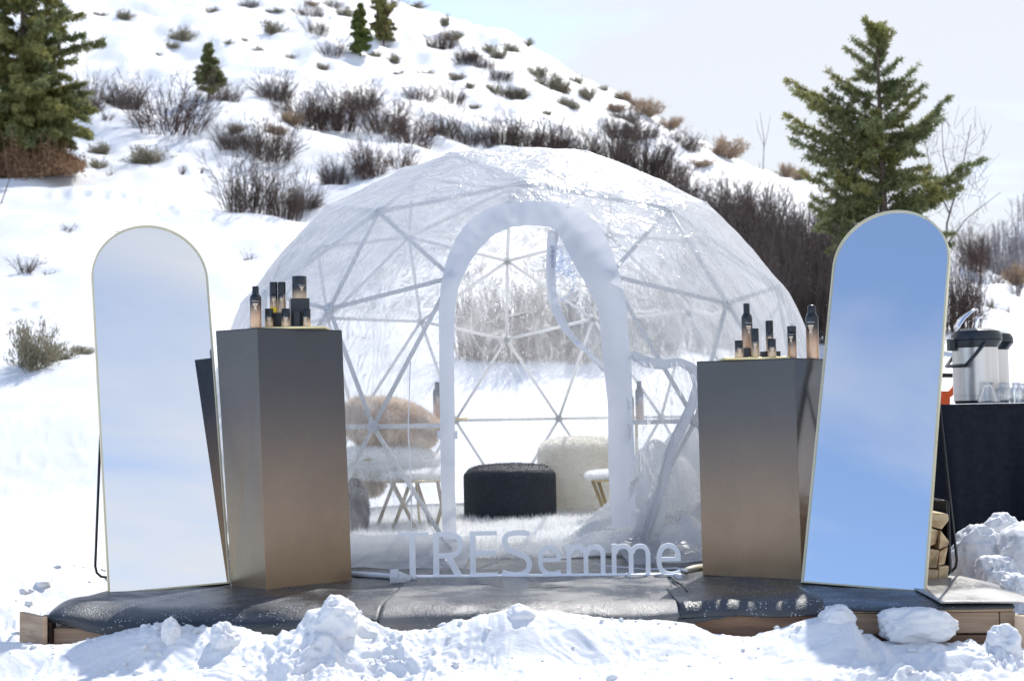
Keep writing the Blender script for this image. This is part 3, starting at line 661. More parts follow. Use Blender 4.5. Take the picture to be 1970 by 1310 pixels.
# ------------------------------------------------------------------ shrubs
def bush_mesh(name, seed, kind):
    """unit-height shrub about one unit wide"""
    rng = np.random.default_rng(seed); P0, P1, R0, R1 = [], [], [], []
    if kind in ('willow', 'thicket', 'twigs'):
        ns = {'willow': rng.integers(75, 145), 'thicket': 115, 'twigs': 14}[kind]; th = .0078 if kind != 'twigs' else .016
        for s in range(ns):
            a = rng.uniform(0, 2 * math.pi); rr = rng.random() ** .6 * (.36 if kind != 'twigs' else .12)
            p = np.array([rr * math.cos(a), rr * math.sin(a), -.06]); lean = np.array([math.cos(a), math.sin(a), 0]) * rng.uniform(.02, .38) * (1 if kind != 'thicket' else .7)
            d = lean + np.array([rng.normal(0, .09), rng.normal(0, .09), 1.0]); H = (rng.uniform(.3, .8) if rng.random() < .75 else rng.uniform(.8, 1.08)) * (1 - .25 * rr); m = 6
            r = th * rng.uniform(.6, 1.2)
            for k in range(m):
                d = d + rng.normal(0, .09, 3) + lean * .15; d /= np.linalg.norm(d); q = p + d * H / m
                P0.append(p); P1.append(q); R0.append(r * (1 - k / (m + .5))); R1.append(r * (1 - (k + 1) / (m + .5)))
                if k > 0:
                    for t in range(rng.integers(1, 4)):
                        e = d + rng.normal(0, .45, 3); e[2] = abs(e[2]); e /= np.linalg.norm(e); l = rng.uniform(.08, .24)
                        b = p + (q - p) * rng.random(); c_ = b + e * l
                        P0.append(b); P1.append(c_); R0.append(r * .42); R1.append(r * .22)
                        e2 = e + rng.normal(0, .5, 3); e2[2] = abs(e2[2]); e2 /= np.linalg.norm(e2); mid = b + e * l * .5
                        P0.append(mid); P1.append(mid + e2 * l * .7); R0.append(r * .3); R1.append(r * .18)
                p = q
        V, F = sticks(P0, P1, R0, R1); return mesh_np(name, V, F, {'willow': 'twig', 'thicket': 'twig_grey', 'twigs': 'twig'}[kind])
    # sage: low rounded crown of small leaves on crooked stems
    C, Dr = [], []
    for s in range(26):
        a = rng.uniform(0, 2 * math.pi); p = np.array([.06 * math.cos(a), .06 * math.sin(a), -.08]); d = np.array([math.cos(a) * rng.uniform(.1, 1.1), math.sin(a) * rng.uniform(.1, 1.1), .8]); r = .02
        L = rng.uniform(.35, .8)
        for k in range(4):
            d = d + rng.normal(0, .22, 3); d[2] = abs(d[2]) * .95 + .1; d /= np.linalg.norm(d); q = p + d * L / 4
            P0.append(p); P1.append(q); R0.append(r); R1.append(r * .7); r *= .7
            if k > 0:
                for t in range(34):
                    C.append(p + (q - p) * rng.random() + rng.normal(0, .055, 3)); Dr.append(d * .5 + np.array([0, 0, .7]) + rng.normal(0, .5, 3))
            p = q
    V1, F1 = sticks(P0, P1, R0, R1); V2, F2 = leaves(np.array(C), np.array(Dr), rng.uniform(.05, .13, len(C)), .010, rng)
    return mesh_np(name, np.concatenate([V1, V2]), np.concatenate([F1, F2 + len(V1)]), 'sage' if kind == 'sage' else 'sage_tan')
PROTO = {k: [bush_mesh(k + '_shrub', 100 * i + 7 * len(k), k) for i in range(n_)] for k, n_ in (('willow', 7), ('thicket', 4), ('twigs', 3), ('sage', 5), ('tan', 3))}
LM = [(60, 180, 'the big left tree'), (402, 140, 'the small lone fir'), (322, 190, 'the biggest willow bush'), (693, 58, 'the bright green fir'), (738, 42, 'the brown conifer'), (287, 436, 'the left mirror'), (1000, 275, "the dome's top"), (720, 330, "the dome's left shoulder"), (1300, 380, "the dome's right shoulder"), (1462, 260, 'the hair-thin sapling'), (1700, 300, 'the big right evergreen'), (1540, 600, "the dome's right edge"), (1905, 440, 'the far aspen ridge'), (1000, 560, 'the open doorway')]
def near(px, py):
    k = min(range(len(LM)), key=lambda i: (LM[i][0] - px) ** 2 + ((LM[i][1] - py) * 1.3) ** 2); lx, ly, nm = LM[k]; dx, dy = px - lx, py - ly
    v = 'above' if dy < 0 else 'below'; h = 'left of' if dx < 0 else 'right of'
    if abs(dx) < .5 * abs(dy): d = 'directly ' + v
    elif abs(dy) < .5 * abs(dx): d = h
    else: d = v + ' and ' + h
    return d + ' ' + nm, math.hypot(dx, dy)
def size_word(kind, h, w): a_ = h * w; lim = {'willow': (2500, 7000), 'thicket': (13000, 22000), 'twigs': (500, 1300), 'sage': (400, 1100), 'tan': (600, 1200)}[kind]; return 'small' if a_ < lim[0] else ('medium' if a_ < lim[1] else 'large')
ORD = ['nearest to it', 'second nearest to it', 'third nearest to it', 'fourth nearest to it', 'fifth nearest to it', 'sixth nearest to it', 'seventh nearest to it', 'eighth nearest to it', 'ninth nearest to it', 'tenth nearest to it']
KN = {'willow': 'bare brown willow bush', 'thicket': 'bare thicket bush', 'twigs': 'tuft of dark twigs', 'sage': 'grey-green sagebrush', 'tan': 'tan sagebrush'}
SPEC = {('willow', 322, 247): 'biggest bare willow bush on the left slope, between the big tree and the small fir',
        ('willow', 238, 205): 'low bare willow bush touching the left side of the biggest willow bush',
        ('willow', 165, 210): 'dark bare willow bush just right of the big left tree',
        ('willow', 435, 190): 'bare bush growing round the foot of the small fir on the left slope',
        ('willow', 478, 408): 'tall dark willow bush with upright stems just left above the dome',
        ('willow', 548, 415): 'spreading willow bush right of the tall dark one, above the dome\'s left shoulder',
        ('willow', 586, 398): 'low willow bush at the dome\'s left shoulder, rightmost of the three at the slope foot',
        ('willow', 712, 335): 'thin upright willow standing over the dome\'s left shoulder',
        ('willow', 770, 318): 'thin willow bush closest to the left of the dome\'s top',
        ('willow', 645, 350): 'sparse low willow bush left of the thin upright one above the dome',
        ('willow', 448, 280): 'willow bush mixed with pale sage, uppermost of the column left above the dome',
        ('willow', 520, 300): 'wide brown willow bush just above the tall dark one on the left slope',
        ('willow', 1240, 330): 'bare willow bush above the dome\'s right shoulder, leaning right',
        ('willow', 748, 12): 'reddish bush behind the brown conifer at the top of the hill',
        ('twigs', 48, 522): 'row of dark twigs in a snow hollow left of the left mirror',
        ('twigs', 130, 440): 'few twigs poking from the round snow hollow above the left mirror\'s left side',
        ('twigs', 480, 498): 'little twig tuft in a snow dip beside the dome\'s left edge',
        ('twigs', 238, 446): 'twigs just behind the arched top of the left mirror',
        ('sage', 70, 702): 'wind-bent pale sagebrush on the snow left of the left mirror',
        ('sage', 102, 690): 'low dark sage clump under the wind-bent sagebrush',
        ('sage', 158, 677): 'small sage sprig touching the left edge of the left mirror',
        ('sage', 285, 308): 'slanting sagebrush below the biggest willow bush',
        ('sage', 1905, 592): 'tiny grass tuft on the snow bank above the airpots',
        ('thicket', 1850, 640): 'bare twiggy bush just right of the right mirror, behind the airpots',
        ('thicket', 1875, 520): 'bare bush in front of the far aspen ridge, right of the right mirror',
        ('tan', 1395, 300): 'largest tan sagebrush on the right end of the ridge line'}
_cl = {}
for r, p in zip(SH, SHP):
    if p is None or (r[0], r[1], r[2]) in SPEC: continue
    ph, ds = near(r[1], r[2] - r[3] / 2); _cl.setdefault(f'{size_word(r[0], r[3], r[4])} {KN[r[0]]} {ph}', []).append((ds, r))
AUTO = {}
for ph, L_ in _cl.items():
    L_.sort(key=lambda q: q[0])
    for i_, (ds, r) in enumerate(L_): AUTO[r] = ph if len(L_) == 1 else ph + ', ' + ORD[min(i_, 9)]
rg = random.Random(4)
for r, p in zip(SH, SHP):
    if p is None: continue
    kind, px, py, h, wd = r
    sc = p[1] / FPX; hh = h * sc; ww = wd * sc
    me = rg.choice(PROTO[kind])
    nm = {'willow': 'willow_shrub', 'thicket': 'thicket_shrub', 'twigs': 'twig_tuft', 'sage': 'sagebrush', 'tan': 'sagebrush'}[kind]
    o = link(nm, me); o.location = (p[0], p[1], tz(p[0], p[1]) - .03); o.rotation_euler = (0, 0, rg.uniform(0, 6.28))
    k = {'willow': 1.02, 'thicket': 1.0, 'twigs': 1.0, 'sage': 1.15, 'tan': 1.15}[kind]
    o.scale = (ww / (.95 if kind != 'sage' else 1.0) * k, ww * k, hh * (1.05 if kind in ('willow', 'thicket', 'twigs') else 1.45))
    grp = {'willow': 'bare willow bushes on the hillside', 'thicket': 'dense brush at the foot of the hill', 'twigs': 'twigs poking out of the snow', 'sage': 'sagebrush clumps on the hillside', 'tan': 'tan sagebrush along the ridge'}[kind]
    lab = SPEC.get((kind, px, py)) or AUTO[r]
    tag(o, lab, 'bush' if kind != 'twigs' else 'twigs', grp)
    if kind == 'thicket' and px > 1290 and rg.random() < .45:
        o.data = o.data
# two slots so that some willows are redder and some greyer
for i, me in enumerate(PROTO['willow']): me.materials[0] = MT[['twig', 'twig_red', 'twig', 'twig_grey', 'twig_red', 'twig_grey', 'twig'][i]]
for i, me in enumerate(PROTO['thicket']): me.materials[0] = MT[['twig', 'twig_grey', 'twig_red', 'twig'][i]]

# ------------------------------------------------------------------ evergreens
def conifer(name, label, base, H, limbs, seed, m, group=None, trunks=None, tuft=.10, dens=1.0, tr=.05, brown=None, lw=.018):
    """limbs: (height, azimuth, length, rise, droop). Foliage sits on branchlets along every limb."""
    rng = np.random.default_rng(seed); t = thing(name, label, 'tree', base, group)
    tb = B(); base = np.array(base, float)
    trunks = trunks or [[(0, 0, -.2), (.02, 0, H * .5), (0, 0, H)]]
    for T in trunks:
        pts = []
        for k in range(len(T) - 1):
            for q in np.linspace(0, 1, 5)[:-1]: pts.append(np.array(T[k]) * (1 - q) + np.array(T[k + 1]) * q)
        pts.append(np.array(T[-1])); n = len(pts)
        tb.tube([base + p for p in pts], [tr * (1 - .88 * k / (n - 1)) for k in range(n)], 8)
    build('trunk', tb, 'bark', t, smooth=True)
    P0, P1, R0, R1, C, Dd = [], [], [], [], [], []
    for (z0, az, L, rise, droop, off) in limbs:
        o = np.array([off[0], off[1], z0]); dxy = np.array([math.sin(az), -math.cos(az)]); m_ = 8; prev = o
        side = np.array([-dxy[1], dxy[0], 0])
        for k in range(1, m_ + 1):
            s = k / m_; q = o + np.array([dxy[0] * L * s, dxy[1] * L * s, L * (rise * s - droop * s * s)]) + rng.normal(0, .012 * L, 3)
            P0.append(prev); P1.append(q); r = (.006 + .016 * L) * (1 - s * .85); R0.append(r * 1.15); R1.append(r)
            nb = int(3 * dens * (1 + L)) if k > 1 else 1
            for b_ in range(nb):
                bl = rng.uniform(.10, .34) * (L * .55 + .075) * (1.15 - .75 * s)
                bd = side * rng.choice([-1, 1]) * rng.uniform(.5, 1.1) + np.array([dxy[0], dxy[1], 0]) * rng.uniform(.2, .9) + np.array([0, 0, rng.normal(-.02, .38)])
                bd /= np.linalg.norm(bd); b0 = prev + (q - prev) * rng.random(); b1 = b0 + bd * bl
                P0.append(b0); P1.append(b1); R0.append(.006); R1.append(.003)
                for j in range(int(max(4, bl / tuft * 9 * dens))):
                    C.append(b0 + (b1 - b0) * rng.random() ** .8 + rng.normal(0, tuft * .22, 3)); Dd.append(bd * .7 + rng.normal(0, .55, 3) + np.array([0, 0, .15]))
            prev = q
    V, F = sticks(np.array(P0) + base, np.array(P1) + base, R0, R1); build('branches', (V, F), 'bark', t, kind='stuff')
    C = np.array(C); Dd = np.array(Dd)
    V, F = leaves(C + base, Dd, tuft * rng.uniform(.6, 1.3, len(C)), lw, rng)
    cr = build('crown', (V, F), m, t, kind='stuff')
    if brown:
        me = cr.data; me.materials.append(MT[brown[0]]); sel = (fbm(C[:, 0] * 1.7, C[:, 2] * 1.7, C[:, 1] * 1.7, o=2, s=seed) > brown[1]).astype(np.int32)
        me.polygons.foreach_set('material_index', sel)
    return t
# the big spruce on the right
Yt = 20.0; bp = at(1705, 640, Yt); base = np.array([bp[0], Yt, tz(bp[0], Yt)]); top = at(1706, 48, Yt)[2] - base[2]; s_ = Yt / FPX
rng = np.random.default_rng(11); limbs = []
def zt(py): return at(1705, py, Yt)[2] - base[2]
# silhouettes picked out of the photograph: (tip x, tip y, start y)
for tx_, ty_, sy in ((1535, 150, 260), (1524, 212, 330), (1530, 262, 380), (1545, 330, 430), (1560, 395, 470), (1612, 128, 210), (1648, 85, 140), (1660, 70, 110), (1735, 62, 100), (1752, 110, 150), (1778, 128, 200), (1795, 160, 240), (1845, 180, 310), (1815, 215, 320), (1905, 308, 420), (1880, 330, 430), (1800, 330, 400), (1835, 450, 480), (1600, 170, 250), (1590, 235, 330), (1610, 460, 500), (1640, 470, 500), (1575, 290, 380), (1770, 250, 320), (1560, 180, 300), (1690, 50, 90), (1722, 55, 95)):
    dx = (tx_ - 1705) * s_; dz = (sy - ty_) * s_; L = abs(dx) + .02
    for rep in range(2 if L > .5 else 1):
        az = math.pi / 2 * (1 if dx > 0 else -1) + rng.normal(0, .18); k_ = 1 - .22 * rep * rng.random(); limbs.append((zt(sy) - .12 * rep, az, L * k_, dz / L + .12 - .08 * rep, .12, (0, 0)))
for k in range(84):
    z = rng.uniform(zt(560), top * .985); f = 1 - z / top
    wmax = min(1.0, .12 + 1.65 * f) * rng.uniform(.35, 1.08)
    if z < zt(430): wmax *= .85
    limbs.append((z, rng.uniform(-math.pi, math.pi), wmax, rng.uniform(.15, .65), rng.uniform(.1, .5), (0, 0)))
for k in range(10): limbs.append((top * rng.uniform(.93, .995), rng.uniform(-3, 3), rng.uniform(.08, .2), 1.2, 0, (0, 0)))
conifer('spruce_tree', 'tall ragged dark green evergreen standing against the sky behind the right mirror', base, top, limbs, 3, 'needle', tuft=.068, dens=1.6, tr=.10, brown=('needle_olive', .12), lw=.0095)
# a slim dead leader beside it
t = thing('bare_sapling', 'thin leafless sapling stretching up right of the big evergreen, above the right mirror', 'tree', at(1815, 520, 22.0)); b0 = B(); O_ = at(1815, 560, 22.0)
b0.tube([O_, at(1822, 430, 22), at(1850, 330, 22), at(1868, 240, 22)], [.025, .018, .010, .004], 5)
b0.tube([at(1826, 410, 22), at(1790, 330, 22.2), at(1780, 270, 22.3)], [.014, .009, .004], 4); b0.tube([at(1835, 380, 22), at(1815, 300, 21.8), at(1812, 240, 21.8)], [.012, .008, .004], 4)
b0.tube([at(1822, 470, 22), at(1860, 420, 21.8), at(1925, 370, 21.6)], [.014, .008, .004], 4)
build('trunk', b0, 'twig_grey', t)
rng = np.random.default_rng(8); P0, P1 = [], []
for k in range(170):
    a = at(rng.uniform(1775, 1900), rng.uniform(240, 470), 22 + rng.normal(0, .3)); P0.append(a); P1.append(a + np.array([rng.normal(0, .16), rng.normal(0, .16), rng.uniform(.1, .4)]))
V, F = sticks(P0, P1, .0035, .002); build('branches', (V, F), 'twig_grey', t, kind='stuff')
o = B(); o.tube([at(1468, 330, 34), at(1470, 270, 34), at(1462, 215, 34)], [.012, .009, .004], 5); o.tube([at(1469, 290, 34), at(1478, 250, 34), at(1482, 225, 34)], [.006, .005, .003], 4); o.tube([at(1469, 280, 34), at(1458, 250, 34), at(1455, 232, 34)], [.006, .005, .003], 4)
tag(build('bare_sapling', o, 'twig_grey'), 'hair-thin leafless sapling sticking up from the ridge line left of the big evergreen', 'tree')
# the big tree in the left corner, two trunks, brown dead skirt
Yl = 27.0; bp = gp(60, 335); Yl = bp[1] if bp is not None else 27.0; base = np.array([at(60, 335, Yl)[0], Yl, tz(at(60, 335, Yl)[0], Yl)]); s_ = Yl / FPX
rng = np.random.default_rng(21); limbs = []
def zl(py): return at(60, py, Yl)[2] - base[2]
def xl(px): return (px - 60) * s_
for (tx_, ty_, sy) in ((188, 82, 130), (150, 15, 60), (165, 40, 90), (178, 195, 230), (165, 165, 200), (180, 240, 215), (170, 205, 235), (150, 270, 240), (140, 120, 150), (165, 262, 230), (150, 65, 100), (-20, 100, 150), (-40, 200, 230), (20, 240, 250)):
    dx = (tx_ - 45) * s_; L = abs(dx) + .05; dz = (sy - ty_) * s_
    limbs.append((zl(sy), math.pi / 2 * (1 if dx > 0 else -1) + rng.normal(0, .3), L, dz / L + .15, .15, (xl(45), 0)))
for k in range(70):
    z = rng.uniform(zl(290), zl(170)); limbs.append((z, rng.uniform(.2, 2.2), rng.uniform(.7, 1.45), rng.uniform(.1, .5), rng.uniform(.1, .4), (xl(45), 0)))
for k in range(170):
    z = rng.uniform(zl(290), zl(-120)); limbs.append((z, rng.uniform(-math.pi, math.pi), rng.uniform(.45, 1.3), rng.uniform(.1, .6), rng.uniform(.1, .5), (xl(45 if rng.random() < .7 else 0), 0)))
conifer('juniper_tree', 'large olive-green evergreen with two trunks filling the top left corner', base, zl(-160), limbs, 4, 'needle_olive', tuft=.085, dens=2.0, tr=.13,
        trunks=[[(xl(62), 0, -.2), (xl(50), 0, zl(200)), (xl(43), 0, zl(60)), (xl(42), 0, zl(-140))], [(xl(50), .1, 0), (xl(18), .15, zl(220)), (xl(5), .2, zl(120)), (xl(-8), .2, zl(-60))]], brown=('needle', .1), lw=.013)
rng = np.random.default_rng(31); P0, P1 = [], []; C, Dd = [], []
for k in range(2600):
    px = rng.uniform(-60, 152); top_ = 250 + 18 * abs(rng.normal()); yb = 356 - 24 * max(0, (px - 20)) / 120; d = rng.normal(0, .55)
    a = at(px, yb - 4, Yl + d); a[2] = max(a[2], tz(a[0], a[1]) - .05); L = (yb - top_) * s_ * rng.uniform(.25, 1.0) * (.55 + .5 * float(vn(np.array(px * .035), np.array(d * 2), s=3)) + .25) * (1 - .65 * sstep(95, 150, px))
    P0.append(a); e = a + np.array([rng.normal(0, .12), rng.normal(0, .12), max(.1, L)]); P1.append(e)
    for j in range(5): C.append(a + (e - a) * rng.uniform(.1, 1) + rng.normal(0, .05, 3)); Dd.append(np.array([rng.normal(), rng.normal(), rng.normal() * .6 + .2]))
V1, F1 = sticks(P0, P1, .006, .003); V2, F2 = leaves(np.array(C), np.array(Dd), .12, .012, rng)
o = build('dead_brush', (np.concatenate([V1, V2]), np.concatenate([F1, F2 + len(V1)])), 'dead', kind='stuff'); o['label'] = 'rusty brown dead brush under the big tree in the top left corner'; o['category'] = 'brush'
def small_fir(px, py, topy, wpx, m, seed, label, narrow=1.0, brown=None):
    p = gp(px, py); s = p[1] / FPX; H = (py - topy) * s; b_ = np.array([p[0], p[1], tz(p[0], p[1])]); rg_ = np.random.default_rng(seed); L_ = []
    for k in range(60):
        z = rg_.uniform(.06, .98) * H; f = 1 - z / H; L_.append((z, rg_.uniform(-math.pi, math.pi), wpx * s * .5 * min(1, f ** narrow * 1.15 + .06) * rg_.uniform(.7, 1.05), rg_.uniform(.3, .8), .3, (0, 0)))
    tf = max(.06, s * 5.5)
    conifer('fir_tree', label, b_, H, L_, seed, m, tuft=tf, dens=1.6, tr=.04, lw=tf * .2, brown=brown, group='small conifers on the hill')
small_fir(402, 188, 82, 66, 'needle', 41, 'small light green fir alone on the left slope, bush round its foot', .9, ('needle_olive', 0.0))
small_fir(693, 108, 5, 54, 'needle_bright', 42, 'narrow bright green fir high on the hill, left of the brown one', .8)
small_fir(738, 84, -30, 60, 'needle_brown', 43, 'brownish conifer high on the hill, cut by the top edge of the picture', .45, ('needle_olive', .15))

# ------------------------------------------------------------------ platform
t_pl = thing('wooden_platform', 'low timber platform half buried in shovelled snow, carrying the dome, plinths and mirrors', 'platform', pf(0, 0, -.19))
def plank(a0, a1, b0, b1, z0, z1, m, name='plank', label=None, bev=.003):
    b = B(); b.hull([pf(a0, b0, z0), pf(a1, b0, z0), pf(a1, b1, z0), pf(a0, b1, z0)], [pf(a0, b0, z1), pf(a1, b0, z1), pf(a1, b1, z1), pf(a0, b1, z1)])
    return build(name, b, m, t_pl, bevel=bev, label=label)
E = [-1.62, -.98, -.44, .56, 1.60]
plank(-1.565, -1.03, -.035, 0, -.098, -.045, 'wood'); plank(-1.027, -.42, -.035, 0, -.10, -.046, 'wood'); plank(-.417, .50, -.035, 0, -.12, -.045, 'wood_wet')
plank(.503, 1.02, -.035, 0, -.115, -.014, 'wood_wet'); plank(1.023, 1.615, -.035, 0, -.088, -.020, 'wood'); plank(1.618, 1.668, -.035, 0, -.088, -.020, 'wood')
plank(1.36, 1.62, -.028, .02, -.135, -.095, 'wood_wet'); plank(.6, 1.66, -.045, .02, -.0175, -.0055, 'wood', label='thin plywood edge above the right front board')
plank(-1.565, 1.66, .002, .04, -.10, -.048, 'wood', name='joist')
# pale beam end at each front corner
def beam(P, Q, z0, z1, th, m, lab):
    P = np.array(P); Q = np.array(Q); d = Q - P; d /= np.linalg.norm(d); n_ = np.array([-d[1], d[0]]) * th
    b = B(); f = lambda p, z: np.array([p[0], p[1], z]); b.hull([f(P, z0), f(Q, z0), f(Q + n_, z0), f(P + n_, z0)], [f(P, z1), f(Q, z1), f(Q + n_, z1), f(P + n_, z1)]); return build('corner_beam', b, m, t_pl, bevel=.003, label=lab)
q1 = gz(38, 1176, 0)[:2]; q2 = gz(82, 1180, 0)[:2]
q1 = at(37, 1176, 4.66)[:2]; q2 = at(83, 1180, 4.52)[:2]
beam(q1, q2, -.105, .003, .016, 'wood', 'sunlit wooden beam end at the left front corner')
q3 = gz(1946, 1180, -.02)[:2] + np.array([0, -.02]); q4 = q3 + np.array([.12, -.10])
beam(q3, q4, -.17, -.022, .05, 'wood_pale', 'pale new board at the right front corner')
b = B(); c_ = pf(-1.590, -.028, -.050); b.box(c_, (.045, .05, .095), -.05); b.box(pf(-1.605, -.045, -.12), (.018, .02, .05)); br = build('corner_bracket', b, 'steel_dark', t_pl, bevel=.004)
b = B(); 
b.lathe([(0, .004), (.006, .003), (.008, 0)], 10); Vb = b.arr(); Vb = np.stack([Vb[:, 0], -Vb[:, 2], Vb[:, 1]], 1) + pf(-1.590, -.054, -.030); b2 = B(); b2.add(Vb, b.f); build('bolt', b2, 'brass', br)
plank(-1.62, 1.64, .13, 4.85, -.05, -.004, 'wood', name='deck_board')
for a_ in (-1.62, 1.61): plank(a_, a_ + .04, .05, 4.85, -.12, -.052, 'wood', name='side_board')
for a_ in (-1.3, -.4, .5, 1.3):
    plank(a_, a_ + .12, .3, .42, -.2, -.052, 'wood_wet', name='foot_block')

# rubber sheets laid over the deck, hanging over the front
def sheet(a0, a1, drape, m, label, z, back=4.8, wav=.010, seed=0, grp=None, amax=None, edge_lift=None):
    na = int((a1 - a0) / .012); A = np.linspace(a0, a1, na)
    pr = []   # profile parameter: ('t', b) on top, ('c', angle) round the edge, ('d', fraction)
    for b_ in np.concatenate([np.linspace(back, 1.2, 24), np.linspace(1.15, .08, 64)]): pr.append(('t', b_))
    for q in np.linspace(0, math.pi / 2, 12)[1:]: pr.append(('c', q))
    for q in np.linspace(0, 1, 10)[1:]: pr.append(('d', q))
    G = np.zeros((len(pr), na, 3)); dl = np.interp(A, [d[0] for d in drape], [d[1] for d in drape])
    wv = wav * fbm(A * 3.1, A * 0 + seed, o=2, s=seed) ; hang = np.clip(dl / .07, 0, 1)
    for i, (k, q) in enumerate(pr):
        top = z + (.0018 * vn(A * 3, np.full(na, (q if k == 't' else .1) * 2.5), s=seed + 5) + .0022 * vn(A * 11, np.full(na, (q if k == 't' else .1) * 7), s=seed + 6)) * (1 if k == 't' else .5)
        if edge_lift is not None: top = top + edge_lift(A, q if k == 't' else .05)
        if k == 't': bb = np.full(na, q); zz = top
        elif k == 'c':
            # rounded shoulder reaching out over the front board
            rx = .07 + .052 + wv; rz = .030 * hang + .004
            bb = .07 - (rx + .006 * vn(A * 9, A * 0 + seed, s=seed + 8)) * math.sin(q); zz = top - rz * (1 - math.cos(q)) - .012 * math.sin(q) * hang
        else:
            bb = -.052 - wv - .006 * vn(A * 9, A * 0 + seed, s=seed + 8) - .004 + (.010 * np.sin(A * 9 + seed) + .007 * np.sin(A * 23 + seed * 2)) * q; zz = top - (.030 * hang + .004) - .012 * hang - q * np.maximum(dl - .035, 0.002)
        for j in range(na): G[i, j] = pf(A[j], bb[j], zz[j])
    b = B(); b.grid(G)
    o = build('rubber_sheet', b, m, smooth=True, base=pf((a0 + a1) / 2, 1.0, z)); md = o.modifiers.new('solid', 'SOLIDIFY'); md.thickness = .006; md.offset = 0
    tag(o, label, 'rubber mat', 'rubber sheets covering the platform'); return o
def lift_left(A, b_): return .028 * np.exp(-((A + 1.53) / .10) ** 2) * (np.exp(-((b_ - .12) / .2) ** 2))
sheet(-1.575, -.447, [(-1.60, .045), (-1.5, .06), (-1.3, .068), (-1.05, .082), (-.85, .098), (-.7, .098), (-.6, .09), (-.447, .085)], 'mat_dark', 'black rubber sheet under the left mirror and left plinth, hanging over the front edge', .006, seed=3, edge_lift=lift_left)
sheet(-.443, .572, [(-.443, .075), (-.35, .078), (-.2, .10), (0, .10), (.2, .098), (.4, .075), (.572, .045)], 'mat_grey', 'dusty grey rubber sheet in front of the dome door, under the letter sign', .013, seed=8)
sheet(.56, 1.66, [(.56, .055), (.62, .05), (.75, .035), (.9, .02), (1.1, .014), (1.3, .012), (1.66, .008)], 'mat_dark', 'black wet rubber sheet under the right mirror and right plinth', .0065, seed=13, wav=.005)
# offcut lapped over the seam on the right
b = B(); G = []
for i, b_ in enumerate(np.linspace(.34, -.062, 22)):
    row = []
    for a_ in np.linspace(.545, 1.02, 24):
        z_ = .018 + .003 * math.sin(a_ * 20) ; bb = b_ + (.02 if b_ < .1 else 0)
        if b_ < -.02: z_ -= (-.02 - b_) * 1.0
        row.append(pf(a_ + (.34 - b_) * .06, b_, z_))
    G.append(row)
b.grid(np.array(G)); o = build('rubber_offcut', b, 'mat_dark', smooth=True); o.modifiers.new('s', 'SOLIDIFY').thickness = .006
tag(o, 'loose offcut of black rubber lapped over the front edge, before the right plinth', 'rubber mat')
# rubber sheet at the right end, sunlight put into its pale colour
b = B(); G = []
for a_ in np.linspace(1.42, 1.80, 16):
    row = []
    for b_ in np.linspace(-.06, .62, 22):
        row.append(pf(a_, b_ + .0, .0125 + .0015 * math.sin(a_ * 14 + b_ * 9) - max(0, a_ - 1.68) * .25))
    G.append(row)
b.grid(np.array(G)); MT['mat_sunlit'] = matmat('sunlit_tone_rubber', (.30, .29, .27), (.42, .40, .37), .0)
o = build('rubber_offcut', b, 'mat_sunlit', smooth=True); o.modifiers.new('s', 'SOLIDIFY').thickness = .005
tag(o, 'rubber sheet with sunlight painted into its colour at the right end, beside the firewood', 'rubber mat')

# ------------------------------------------------------------------ lumps of snow
def clod(P, size, seed, label):
    import bmesh
    bm = bmesh.new(); bmesh.ops.create_icosphere(bm, subdivisions=5, radius=1.0)
    V = np.array([tuple(v.co) for v in bm.verts]); Fc = np.array([[v.index for v in f.verts] for f in bm.faces]); bm.free()
    r = 1 + .26 * vn(V[:, 0] * 1.4, V[:, 1] * 1.4, V[:, 2] * 1.4 + seed, s=seed) + .09 * (1 - 2 * np.abs(vn(V[:, 0] * 3.5, V[:, 1] * 3.5, V[:, 2] * 3.5 + seed, s=seed + 1))) + .035 * vn(V[:, 0] * 9, V[:, 1] * 9, V[:, 2] * 9, s=seed + 2) + .022 * vn(V[:, 0] * 22, V[:, 1] * 22, V[:, 2] * 22, s=seed + 3)
    V = V * r[:, None] * (np.array(size) / 2)[None] + np.array(P)
    return tag(build('snow_chunk', (V, Fc), 'snow', smooth=True), label, 'snow chunk', 'chunks of snow along the platform')
def cl(px0, py0, px1, py1, Y, seed, label, dep=1.0):
    a = at((px0 + px1) / 2, (py0 + py1) / 2, Y); w_ = (px1 - px0) / FPX * Y; h_ = (py1 - py0) / FPX * Y
    clod(a, (w_, w_ * dep, h_), seed, label)
cl(1690, 1166, 1838, 1240, 4.34, 3, 'big flat slab of icy snow leaning on the right front board', .5)
cl(312, 1188, 345, 1250, 4.36, 5, 'small upright snow lump against the left front board')
cl(1898, 1205, 1962, 1300, 4.26, 7, 'tall rounded snow lump at the right corner of the platform')
cl(405, 1196, 462, 1270, 4.33, 9, 'snow lump in front of the left mirror\'s right bottom corner')
cl(1930, 1106, 1985, 1150, 4.9, 12, 'glittering snow lump beside the platform\'s right end')
cl(596, 1156, 690, 1250, 4.33, 14, 'big snow lump heaped over the black sheet before the left plinth', .8)
cl(1572, 1168, 1652, 1252, 4.33, 15, 'big snow lump heaped before the right mirror\'s left bottom corner', .8)
cl(968, 1166, 1030, 1225, 4.36, 16, 'snow lump on the crest of the bank under the sign')
cl(1836, 1010, 1935, 1140, 5.5, 21, 'large shovelled snow lump at the left of the pile before the black table', .8)
cl(1895, 985, 1975, 1080, 5.62, 22, 'highest snow lump of the pile before the black table')
cl(1925, 1015, 2060, 1150, 5.4, 23, 'right-hand snow lump of the pile before the black table, cut by the picture edge')
cl(1880, 1070, 1960, 1160, 5.3, 24, 'low snow lump at the foot of the pile before the black table')

